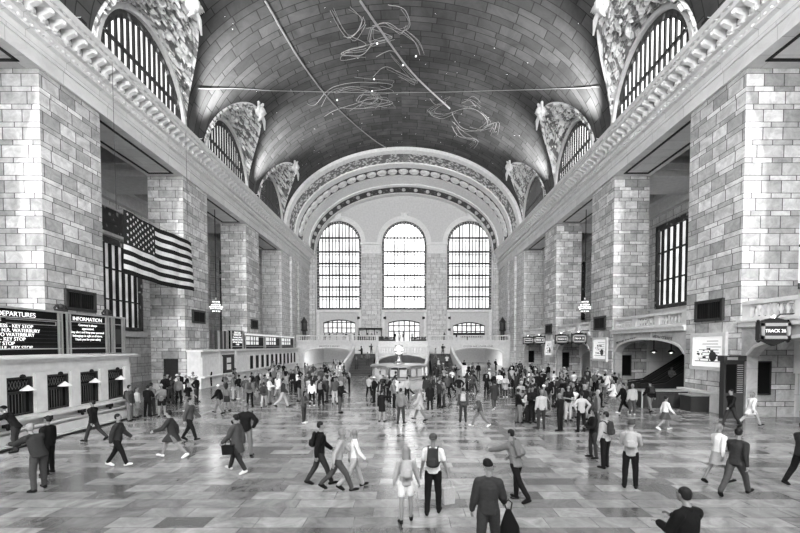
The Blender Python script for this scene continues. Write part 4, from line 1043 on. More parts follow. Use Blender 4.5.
#PEOPLE-START
# ------------------------------------------------------------------ people
def limb_dir(p, ab, side): return Vector((sin(ab)*side, sin(p)*cos(ab), -cos(p)*cos(ab)))
def skeleton(P):
    """P: lean, yaw, legs ((hip, knee), (hip, knee)), arms ((pitch, abduct, elbow, inward), ...) right first"""
    J = {}; lean = P.get('lean', 0); pel = Vector((0, 0, .93))
    up = Vector((0, sin(lean), cos(lean)))
    J['pel'] = pel; J['waist'] = pel+up*.16; J['chest'] = pel+up*.36; J['neck'] = pel+up*.53
    hl = lean*.55+P.get('nod', 0); J['head'] = J['neck']+Vector((0, sin(hl), cos(hl)))*.17; J['up'] = up
    for i, side in enumerate((1, -1)):
        h, k = P['legs'][i]; hip = pel+Vector((side*.09, 0, -.02)); ab = P.get('stance', .03)
        kn = hip+limb_dir(h, ab, side)*.43; an = kn+limb_dir(h-k, ab*.5, side)*.42
        J['hip%d' % i], J['knee%d' % i], J['ank%d' % i] = hip, kn, an
        fa = max(-.7, min(.35, h-k+P.get('ft', (0, 0))[i])); J['toe%d' % i] = an+Vector((side*.03, .155*cos(fa), -.05+.155*sin(fa))); J['heel%d' % i] = an+Vector((0, -.04, -.045))
        p, a, e, inw = P['arms'][i]; sh = J['neck']-up*.095+Vector((side*.168, 0, 0))
        el = sh+limb_dir(p, a, side)*.28; wr = el+limb_dir(p+e, a-inw, side)*.25
        J['sh%d' % i], J['el%d' % i], J['wr%d' % i] = sh, el, wr; J['hd%d' % i] = limb_dir(p+e, (a-inw)*.6, side)
    low = min(min(J['toe%d' % i].z, J['heel%d' % i].z) for i in (0, 1)); dz = .035-low
    for k in J:
        if k not in ('up', 'hd0', 'hd1'): J[k] = J[k]+Vector((0, 0, dz))
    J['yaw'] = P.get('yaw', 0)
    return J
_unit = {}
def unit_ball(n=1):
    if n not in _unit:
        bm = bmesh.new(); bmesh.ops.create_icosphere(bm, subdivisions=n, radius=1); _unit[n] = [v.co.copy() for v in bm.verts]; bm.free()
    return _unit[n]
def blob(bm, parts):
    """convex hull of ellipsoids: [(centre, (rx, ry, rz) or r), ...]"""
    vs = []
    for c, r in parts:
        r = (r, r, r) if isinstance(r, (int, float)) else r
        for u in unit_ball(2): vs.append(bm.verts.new((c.x+u.x*r[0], c.y+u.y*r[1], c.z+u.z*r[2])))
    res = bmesh.ops.convex_hull(bm, input=vs)
    bmesh.ops.delete(bm, geom=[g for g in set(res['geom_interior']) if isinstance(g, bmesh.types.BMVert)], context='VERTS')
def remesh(bm, name, vox, smooth=4, fold=0):
    me = bpy.data.meshes.new(name); bm.to_mesh(me); bm.free(); o = bpy.data.objects.new('tmp', me); COL.objects.link(o)
    r = o.modifiers.new('r', 'REMESH'); r.mode = 'VOXEL'; r.voxel_size = vox; r.use_smooth_shade = True
    if smooth: s = o.modifiers.new('s', 'SMOOTH'); s.factor = .5; s.iterations = smooth
    dg = bpy.context.evaluated_depsgraph_get(); dg.update(); out = bpy.data.meshes.new_from_object(o.evaluated_get(dg)); out.name = name
    bpy.data.objects.remove(o); bpy.data.meshes.remove(me)
    if fold:
        ns = [v.normal.copy() for v in out.vertices]
        for v, n in zip(out.vertices, ns):
            c = v.co; d = noise.noise(Vector((c.x*9, c.y*9, c.z*5)))*.6+(.5-abs(noise.noise(Vector((c.x*7+3, c.y*7, c.z*14)))))*.8
            v.co = c+n*d*fold
    return out
def hrot(J, v):
    a = J['yaw']; return J['head']+Vector((v[0]*cos(a)-v[1]*sin(a), v[0]*sin(a)+v[1]*cos(a), v[2]))
def g_body(J, fem):
    bm = bmesh.new(); w = .92 if fem else 1.0
    H = lambda x, y, z: hrot(J, (x, y, z))
    blob(bm, [(H(0, -.01, .035), (.076, .09, .085)), (H(0, .02, -.03), (.06, .07, .06))]); blob(bm, [(H(0, .02, -.02), (.058, .06, .06)), (H(0, .05, -.085), (.032, .032, .025))])
    blob(bm, [(H(0, .088, .01), .012), (H(0, .108, -.02), .015), (H(0, .088, -.03), .014)])
    blob(bm, [(H(-.035, .078, .03), .014), (H(.035, .078, .03), .014)])
    for sx in (-1, 1): blob(bm, [(H(sx*.078, -.005, .01), (.012, .02, .03))])
    blob(bm, [(J['neck']-J['up']*.02, .055), (J['head']-Vector((0, .01, .05)), .05)])
    blob(bm, [(J['chest'], (.15*w, .10, .1)), (J['neck']-J['up']*.085, (.12*w, .07, .045))]); blob(bm, [(J['chest'], (.15*w, .1, .1)), (J['waist'], (.125*w, .088, .06))])
    blob(bm, [(J['waist'], (.125*w, .088, .06)), (J['pel'], (.155, .105, .09))])
    for i in (0, 1):
        blob(bm, [(J['hip%d' % i]-Vector((0, 0, .03)), .088), (J['knee%d' % i], .058)]); kn, an = J['knee%d' % i], J['ank%d' % i]; cf = kn.lerp(an, .3)+Vector((0, -.012, 0))
        blob(bm, [(kn, .055), (cf, .056)]); blob(bm, [(cf, .056), (an, .036)])
        blob(bm, [(J['heel%d' % i], (.034, .038, .035)), (J['toe%d' % i], (.038, .04, .022)), (an, .034)])
        sh, el, wr = J['sh%d' % i], J['el%d' % i], J['wr%d' % i]
        blob(bm, [(sh, .056*w), (el, .042)]); blob(bm, [(el, .041), (wr, .026)]); blob(bm, [(sh, .055*w), (J['neck']-J['up']*.035, .045)])
        d = J['hd%d' % i].normalized(); side = 1 if i == 0 else -1
        lat = Vector((0, 1, 0)); lat = (lat-d*lat.dot(d)); lat = lat.normalized() if lat.length > .2 else Vector((-side, 0, 0)); nrm = d.cross(lat).normalized()
        if nrm.x*side > 0: nrm = -nrm
        palm = wr+d*.05
        blob(bm, [(wr+d*.02, .022), (palm+lat*.022, .016), (palm-lat*.022, .016), (palm+d*.035+lat*.028, .012), (palm+d*.035-lat*.028, .012)])
        for k, (o_, L) in enumerate(((.029, .062), (.010, .072), (-.010, .066), (-.029, .05))):
            b0 = palm+d*.035+lat*o_; b1 = b0+(d*.88+nrm*.35+lat*o_*1.5).normalized()*L*.55; b2 = b1+(d*.55+nrm*.8).normalized()*L*.5
            blob(bm, [(b0, .0105), (b1, .0095)]); blob(bm, [(b1, .0095), (b2, .008)])
        t0 = wr+d*.035+lat*.022; t1 = t0+(lat*.8+d*.6+nrm*.3).normalized()*.038; t2 = t1+(d*.9+nrm*.5).normalized()*.028
        blob(bm, [(t0, .014), (t1, .011)]); blob(bm, [(t1, .011), (t2, .009)])
    return remesh(bm, 'body', .0085, 3)
def g_top(J, fem, kind):
    bm = bmesh.new(); w = .92 if fem else 1.0; e = {'tee': .014, 'shirt': .018, 'jacket': .032, 'coat': .036}[kind]; d = Vector((0, 0, 0)); dn = J['up']
    blob(bm, [(J['chest'], (.152*w+e, .1+e, .1)), (J['neck']-dn*.085, (.12*w+e, .07+e, .045+e*.4))])
    blob(bm, [(J['chest'], (.152*w+e, .1+e, .1)), (J['waist'], (.13*w+e*1.2, .09+e, .06))])
    low = J['pel']-dn*(.03 if kind == 'tee' else .07)
    blob(bm, [(J['waist'], (.13*w+e*1.2, .09+e, .06)), (low, (.158+e, .108+e, .05))])
    if kind == 'coat':
        kn = (J['knee0']+J['knee1'])/2; sp = abs(J['knee0'].y-J['knee1'].y)/2
        blob(bm, [(J['pel'], (.16+e, .11+e, .07)), (kn+Vector((0, 0, .12)), (.19, .12+sp, .03))])
    if kind != 'tee' : blob(bm, [(J['neck']-dn*.01, (.065+e*.5, .062+e*.5, .02+e*.5)), (J['neck']-dn*.04, (.08, .07, .02))])
    for i in (0, 1):
        sh, el, wr = J['sh%d' % i], J['el%d' % i], J['wr%d' % i]
        blob(bm, [(sh, .052*w+e*.8), (J['neck']-dn*.04, .045+e*.6)])
        if kind == 'tee': blob(bm, [(sh, .058*w+e), (sh.lerp(el, .65), .05+e)])
        else: blob(bm, [(sh, .056*w+e*.9), (el, .042+e)]); blob(bm, [(el, .042+e), (wr-(wr-el)*.06, .028+e*.8)])
    return remesh(bm, 'top', .014, 3, {'tee': .008, 'shirt': .012, 'jacket': .014, 'coat': .012}[kind])
def g_legs(J, fem, kind):
    bm = bmesh.new(); e = .014 if kind != 'loose' else .024
    blob(bm, [(J['pel']+J['up']*.06, (.135+e, .09+e, .04)), (J['pel']-Vector((0, 0, .03)), (.155+e, .105+e, .08))])
    if kind == 'skirt':
        kn = (J['knee0']+J['knee1'])/2; sp = abs(J['knee0'].y-J['knee1'].y)/2
        blob(bm, [(J['pel'], (.16+e, .11+e, .07)), (kn+Vector((0, 0, .08)), (.2, .13+sp, .02))])
    else:
        for i in (0, 1):
            hp, kn, an = J['hip%d' % i]-Vector((0, 0, .03)), J['knee%d' % i], J['ank%d' % i]
            if kind == 'shorts': blob(bm, [(hp, .09+e), (hp.lerp(kn, .62), .075+e)])
            else: blob(bm, [(hp, .088+e), (kn, .06+e)]); blob(bm, [(kn, .06+e), (an, .042+e*1.2)])
    return remesh(bm, 'legs', .014, 3, .010)
def g_shoes(J, i):
    bm = bmesh.new(); h, t = J['heel%d' % i], J['toe%d' % i]
    blob(bm, [(h, (.044, .05, .045)), (t, (.048, .055, .033)), (J['ank%d' % i]-Vector((0, 0, .02)), .045)])
    return remesh(bm, 'shoe', .012, 2)
def g_hair(J, kind):
    bm = bmesh.new(); H = lambda x, y, z: hrot(J, (x, y, z))
    if kind in ('short', 'long', 'tied'):
        blob(bm, [(H(0, -.022, .05), (.088, .094, .088)), (H(0, -.05, -.01), (.07, .06, .05))])
        if kind == 'long':
            back = J['up']*-.26; blob(bm, [(H(0, -.05, .02), (.088, .06, .07)), (J['head']+back+Vector((0, -.09, 0)), (.085, .035, .04))])
            for sx in (-1, 1): blob(bm, [(H(sx*.07, -.02, .03), .035), (J['head']-J['up']*.16+Vector((sx*.075, -.05, 0)), .03)])
        if kind == 'tied': blob(bm, [(H(0, -.11, .05), .035), (H(0, -.15, -.1), .02)])
    elif kind == 'cap':
        blob(bm, [(H(0, -.012, .062), (.088, .1, .075)), (H(0, -.03, .03), (.085, .085, .03))]); blob(bm, [(H(-.05, .07, .05), .012), (H(.05, .07, .05), .012), (H(0, .15, .045), (.05, .02, .008))])
    elif kind == 'cap_back':
        blob(bm, [(H(0, -.012, .062), (.09, .1, .075)), (H(0, -.03, .03), (.088, .088, .03))]); blob(bm, [(H(-.05, -.08, .035), .014), (H(.05, -.08, .035), .014), (H(0, -.145, .02), (.05, .02, .01))])
    elif kind == 'beanie':
        blob(bm, [(H(0, -.012, .045), (.093, .105, .04)), (H(0, -.03, .1), (.075, .085, .055))])
    return remesh(bm, 'hair', .0085, 2)
def g_pack(J):
    bm = bmesh.new(); c = J['chest']; u = J['up']; b = Vector((0, -cos(math.asin(max(-1, min(1, u.y)))), u.y))
    blob(bm, [(c+b*.17+u*.14, (.12, .05, .05)), (c+b*.2-u*.18, (.145, .08, .06))]); blob(bm, [(c+b*.26-u*.06, (.09, .04, .04)), (c+b*.27-u*.16, (.1, .04, .05))])
    return remesh(bm, 'bag', .012, 3)
def g_straps(J, e=.04):
    m = MB(); n, c, u = J['neck'], J['chest'], J['up']
    for sx in (-1, 1):
        x = Vector((sx*.1, 0, 0)); m.tube([c+x+Vector((0, -.15, 0))+u*.08, n+x*1.05+Vector((0, -.07, -.01)), n+x*1.1+Vector((0, .02, .0)), c+x*1.25+Vector((0, .145, 0)), c+x*1.5+Vector((0, .03, 0))-u*.14, c+x*1.2+Vector((0, -.14, 0))-u*.2], .018, 6)
    return m.mesh('strap', 'white', smooth=True)
D = math.radians
POSES = {
 'stand': dict(legs=((D(2), D(2)), (D(-2), D(3))), stance=.07, arms=((D(3), D(9), D(8), 0), (D(-2), D(9), D(8), 0))),
 'stand2': dict(legs=((D(8), D(10)), (D(-3), 0)), stance=.06, yaw=.5, arms=((D(10), D(12), D(25), .1), (D(0), D(9), D(12), 0)), nod=.15),
 'phone': dict(legs=((D(3), D(4)), (D(-2), D(2))), stance=.06, nod=.45, arms=((D(28), D(10), D(75), .45), (D(22), D(10), D(70), .45))),
 'photo': dict(legs=((D(2), D(2)), (D(-3), D(2))), stance=.08, nod=-.1, arms=((D(62), D(14), D(62), .4), (D(60), D(14), D(62), .4))),
 'cross': dict(legs=((D(6), D(9)), (D(-3), D(1))), stance=.05, yaw=-.5, arms=((D(24), D(14), D(68), .95), (D(20), D(14), D(66), .95))),
 'walk': dict(lean=.06, legs=((D(24), D(6)), (D(-16), D(16))), arms=((D(-20), D(7), D(16), 0), (D(22), D(7), D(24), 0)), ft=(D(-4), 0)),
 'walk2': dict(lean=.05, legs=((D(-20), D(26)), (D(20), D(4))), arms=((D(20), D(7), D(22), 0), (D(-18), D(7), D(12), 0)), ft=(0, D(-4)), yaw=.25),
 'stride': dict(lean=.2, legs=((D(34), D(12)), (D(-24), D(22))), arms=((D(-30), D(10), D(24), 0), (D(34), D(10), D(40), 0)), ft=(D(-6), 0)),
 'point': dict(legs=((D(2), D(2)), (D(-3), D(3))), stance=.06, yaw=-.3, arms=((D(80), D(18), D(6), 0), (D(0), D(8), D(10), 0))),
 'hips': dict(legs=((D(2), D(2)), (D(-2), D(2))), stance=.1, arms=((D(-18), D(42), D(30), 1.2), (D(-18), D(42), D(30), 1.2))),
 'bend': dict(lean=.55, legs=((D(12), D(12)), (D(4), D(14))), stance=.08, nod=.2, arms=((D(75), D(10), D(10), 0), (D(60), D(12), D(28), .2))),
 'hold': dict(legs=((D(6), D(4)), (D(-6), D(6))), stance=.05, arms=((D(4), D(16), D(10), 0), (D(-2), D(12), D(12), 0))),
 'lookright': dict(lean=.04, legs=((D(10), D(6)), (D(-8), D(8))), stance=.06, yaw=-1.0, arms=((D(16), D(14), D(34), .15), (D(-4), D(13), D(14), 0))),
 'reach': dict(lean=.32, legs=((D(10), D(10)), (D(-22), D(18))), yaw=.4, arms=((D(6), D(14), D(50), .4), (D(64), D(10), D(10), 0))),
}
CACHE = {}
def proto(kind, pose, fem, *a):
    key = (kind, pose, fem)+a
    if key not in CACHE:
        J = skeleton(POSES[pose])
        CACHE[key] = {'body': g_body, 'top': g_top, 'legs': g_legs, 'shoe': lambda J, f, i: g_shoes(J, i), 'hair': lambda J, f, k: g_hair(J, k), 'pack': lambda J, f: g_pack(J), 'strap': lambda J, f: g_straps(J)}[kind](J, fem, *a)
        CACHE[key].materials.clear(); CACHE[key].materials.append(M['white'])
    return CACHE[key]
TONE = {'black': .008, 'charcoal': .028, 'dark grey': .055, 'grey': .13, 'pale grey': .32, 'white': .62}
for k, v_ in TONE.items(): M['cloth_'+k] = flat(k.replace(' ', '_')+'_cloth', v_, .9, bump=.1, spec=.12)
M['skin'] = flat('skin', .2, .55); M['skin2'] = flat('darker_skin', .12, .55); M['hair_dark'] = flat('dark_hair', .01, .6, spec=.2); M['hair_fair'] = flat('fair_hair', .16, .55); M['hair_grey'] = flat('grey_hair', .25, .6)
def setm(o, mt):
    o.material_slots[0].link = 'OBJECT'; o.material_slots[0].material = M[mt]
def child(name, me, mt, par):
    o = bpy.data.objects.new(name, me); COL.objects.link(o); o.parent = par; setm(o, mt); return o
def person(loc, rz, pose, fem, top, tt, legs, lt, hair, ht, label, group=None, scale=1.0, skin='skin', shoe='black', pack=None, eyes=False):
    b = bpy.data.objects.new('person', proto('body', pose, fem)); COL.objects.link(b); setm(b, skin)
    b.location = loc; b.rotation_euler = (0, 0, rz); b.scale = (scale,)*3
    tag(b, label, 'person', group)
    child({'tee': 'shirt', 'shirt': 'shirt', 'jacket': 'jacket', 'coat': 'coat'}[top], proto('top', pose, fem, top), 'cloth_'+tt, b)
    child({'trousers': 'trousers', 'loose': 'trousers', 'shorts': 'shorts', 'skirt': 'skirt'}[legs], proto('legs', pose, fem, legs), 'cloth_'+lt, b)
    for i in (0, 1): child('shoe', proto('shoe', pose, fem, i), 'cloth_'+shoe, b)
    if hair: child('hair' if hair in ('short', 'long', 'tied') else 'hat', proto('hair', pose, fem, hair), ht, b)
    if eyes:
        J = skeleton(POSES[pose])
        for sx in (-1, 1): e = MB(); e.ball(hrot(J, (sx*.03, .083, .012)), (.012, .008, .007), n=8); o = e.build('eye', 'iron', None); o.parent = b
        e = MB(); e.ball(hrot(J, (0, .083, -.055)), (.024, .01, .006), n=8); o = e.build('mouth', 'bronze', None); o.parent = b
    if pack:
        p = bpy.data.objects.new('backpack', proto('pack', pose, fem)); COL.objects.link(p); setm(p, 'cloth_'+pack[0]); p.location = loc; p.rotation_euler = (0, 0, rz); p.scale = (scale,)*3
        tag(p, pack[1], 'backpack', pack[2] if len(pack) > 2 else None); child('shoulder_straps', proto('strap', pose, fem), 'cloth_'+pack[0], p)
    return b
def ground(px, py, z=0.0):
    th = D(1.8)+math.atan((py-357.6)/400); h = 3.85-z; Y = h/math.tan(th); dep = Y*cos(D(1.8))+h*sin(D(1.8))
    return Vector((.8+(px-408)*dep/400, Y, z))
AWAY, CAM, LEFT, RIGHT = 0, PI, PI/2, -PI/2
# nearest figures, each from the photograph
person(ground(406, 522), AWAY+.1, 'hold', True, 'shirt', 'pale grey', 'shorts', 'white', 'long', 'hair_fair', 'woman with long fair hair walking away beside the man in the backward cap', scale=.93, shoe='black', eyes=True,
       pack=('pale grey', 'small pale backpack worn by the long haired woman in shorts'))
person(ground(433, 514), AWAY-.12, 'hold', False, 'tee', 'white', 'trousers', 'black', 'cap_back', 'cloth_dark grey', 'man in white T-shirt and backward cap walking away carrying a paper bag', scale=1.03, shoe='black', eyes=True,
       pack=('charcoal', 'dark backpack worn over a white T-shirt in the foreground'))
def carrier(loc, rz, mt, label, w=.3, h=.36, d=.12, cat='bag', nm='shopping_bag', grp=None):
    t = thing(nm, label, cat, loc, rz, grp)
    m = MB(); m.prism([(-w*.42, 0), (w*.42, 0), (w*.5, h), (-w*.5, h)], 'y', -d/2, d/2); o = m.mesh('bag_body', mt); q = bpy.data.objects.new('bag_body', o); COL.objects.link(q); q.parent = t
    for s in (-1, 1):
        m = MB(); m.tube([(-w*.25, s*d*.4, h-.02), (-w*.18, s*d*.2, h+.13), (0, 0, h+.19), (w*.18, s*d*.2, h+.13), (w*.25, s*d*.4, h-.02)], .008, 5); q = bpy.data.objects.new('handle', m.mesh('handle', mt)); COL.objects.link(q); q.parent = t
    return t
g = ground(433, 514); carrier(g+Vector((.36, .02, .24)), .35, 'cloth_pale grey', 'pale paper shopping bag hanging from the capped man\'s right hand')
person(ground(488, 563), AWAY-.25, 'lookright', False, 'jacket', 'charcoal', 'loose', 'charcoal', 'beanie', 'cloth_black', 'man in dark beanie and grey sweater at the bottom edge looking right', scale=1.02, eyes=True)
person(ground(516, 500), LEFT-.9, 'reach', True, 'jacket', 'grey', 'trousers', 'black', 'short', 'hair_dark', 'dark haired person in grey jacket leaning left and reaching out behind beanie man', scale=1.0, eyes=True,
       pack=('grey', 'round grey backpack on the leaning person behind the beanie man'))
t = thing('travel_bag', 'tall black travel bag on the floor right of the beanie man', 'bag', ground(508, 548), .3)
bm = bmesh.new(); blob(bm, [(Vector((0, 0, .06)), (.26, .16, .06)), (Vector((.03, 0, .4)), (.2, .13, .1))]); blob(bm, [(Vector((.03, 0, .4)), (.2, .13, .1)), (Vector((.0, 0, .72)), (.06, .05, .04))]); me = remesh(bm, 'bag_body', .015, 4); me.materials.clear(); me.materials.append(M['white']); child('bag_body', me, 'cloth_black', t)
m = MB(); m.tube([(-.02, 0, .7), (-.08, 0, .86), (0, 0, .93), (.08, 0, .86), (.05, 0, .7)], .014); q = bpy.data.objects.new('handle', m.mesh('handle', 'iron')); COL.objects.link(q); q.parent = t
person(ground(40, 491), LEFT-.35, 'bend', False, 'jacket', 'charcoal', 'trousers', 'dark grey', 'short', 'hair_grey', 'grey haired man in dark jacket leaning left at the left edge', scale=1.04, eyes=True)
person(ground(49, 474), LEFT, 'stand', False, 'jacket', 'black', 'trousers', 'black', 'short', 'hair_dark', 'person in black half hidden behind the grey haired man at left', scale=.98)
person(ground(17, 452), LEFT+.3, 'bend', False, 'jacket', 'black', 'trousers', 'charcoal', 'cap', 'cloth_black', 'person in black cap bending toward the ticket ledge at the left edge', scale=1.0)
person(ground(237, 473), LEFT-.2, 'walk', True, 'coat', 'dark grey', 'trousers', 'charcoal', 'short', 'hair_dark', 'person in dark grey coat walking left with a black handbag', scale=1.0, shoe='white')
carrier(ground(234, 476)+Vector((-.05, -.25, .72)), .2, 'cloth_black', 'black handbag at the side of the dark grey coat', .34, .26, .14, nm='handbag')
person(ground(246, 457), AWAY+.2, 'hips', False, 'jacket', 'black', 'trousers', 'grey', 'cap', 'cloth_grey', 'man in black jacket with grey cap seen from behind, hands on hips', scale=1.05)
person(ground(320, 486), RIGHT+.2, 'walk', True, 'jacket', 'black', 'trousers', 'charcoal', 'short', 'hair_dark', 'person in black jacket walking right, left one of the close walking pair', scale=1.0,
       pack=('black', 'black backpack on the left one of the close walking pair'))
person(ground(338, 491), RIGHT, 'stride', False, 'shirt', 'pale grey', 'trousers', 'dark grey', 'short', 'hair_fair', 'fair haired person in pale shirt striding right beside the black jacket', scale=.97)
person(ground(354, 488), RIGHT+.3, 'walk2', True, 'shirt', 'white', 'trousers', 'pale grey', 'tied', 'hair_fair', 'person all in white walking right at the front of the walking group', scale=.93)
person(ground(118, 467), RIGHT+.2, 'walk', False, 'jacket', 'charcoal', 'trousers', 'black', 'short', 'hair_dark', 'lone person in charcoal jacket with white shoes before the ticket windows', scale=.95, shoe='white')
person(ground(94, 441), LEFT, 'walk2', False, 'jacket', 'black', 'trousers', 'charcoal', 'short', 'hair_dark', 'person in black walking left close to the third near ticket window', scale=.95)
person(ground(173, 458), LEFT+.2, 'stride', True, 'coat', 'charcoal', 'shorts', 'grey', 'short', 'hair_dark', 'person in long charcoal coat with white shoes striding left', scale=.97, shoe='white')
person(ground(190, 441), RIGHT, 'walk', False, 'jacket', 'dark grey', 'trousers', 'black', 'short', 'hair_dark', 'person in dark grey jacket walking right behind the charcoal coat', scale=.98)
person(ground(630, 488), AWAY-.5, 'phone', False, 'shirt', 'pale grey', 'trousers', 'black', 'beanie', 'cloth_dark grey', 'person in pale shirt and dark beanie looking at hands, nearest on the right', scale=1.03,
       pack=('pale grey', 'pale backpack on the nearest person on the right'))
person(ground(605, 468), AWAY+.4, 'stand2', False, 'shirt', 'pale grey', 'trousers', 'black', 'short', 'hair_dark', 'dark haired person in pale shirt standing left of the dark beanie person', scale=1.0,
       pack=('charcoal', 'charcoal backpack left of the dark beanie person'))
person(ground(593, 458), LEFT, 'cross', True, 'jacket', 'black', 'trousers', 'charcoal', 'long', 'hair_dark', 'long haired person in black jacket beside the charcoal backpack', scale=.95)
person(ground(735, 496), RIGHT+.5, 'stride', False, 'shirt', 'charcoal', 'trousers', 'dark grey', 'short', 'hair_dark', 'man in dark shirt leaning into his stride at the right', scale=1.02, eyes=True)
person(ground(717, 484), RIGHT+.2, 'walk', True, 'shirt', 'white', 'skirt', 'pale grey', 'tied', 'hair_fair', 'person in white shirt and pale skirt behind the leaning man', scale=.95)
person(ground(665, 430), RIGHT, 'walk2', True, 'shirt', 'white', 'skirt', 'dark grey', 'short', 'hair_dark', 'small walker in white shirt and dark skirt right of the crowd', scale=.9, shoe='white')
person(ground(731, 427), LEFT, 'walk', False, 'jacket', 'black', 'trousers', 'charcoal', 'short', 'hair_dark', 'person in black jacket passing in front of the kiosk', scale=1.0)
person(ground(750, 426), RIGHT, 'stride', True, 'coat', 'white', 'trousers', 'pale grey', 'tied', 'hair_fair', 'person in white coat striding right beside the kiosk', scale=.95)
person(ground(801, 487), RIGHT, 'walk', False, 'jacket', 'charcoal', 'trousers', 'black', 'short', 'hair_dark', 'dark figure cut off by the right edge of the photo', scale=1.0)
person(ground(686, 608), AWAY+.3, 'phone', False, 'jacket', 'black', 'trousers', 'black', 'short', 'hair_dark', 'dark figure cut off at the bottom edge on the right', scale=1.0, eyes=True)
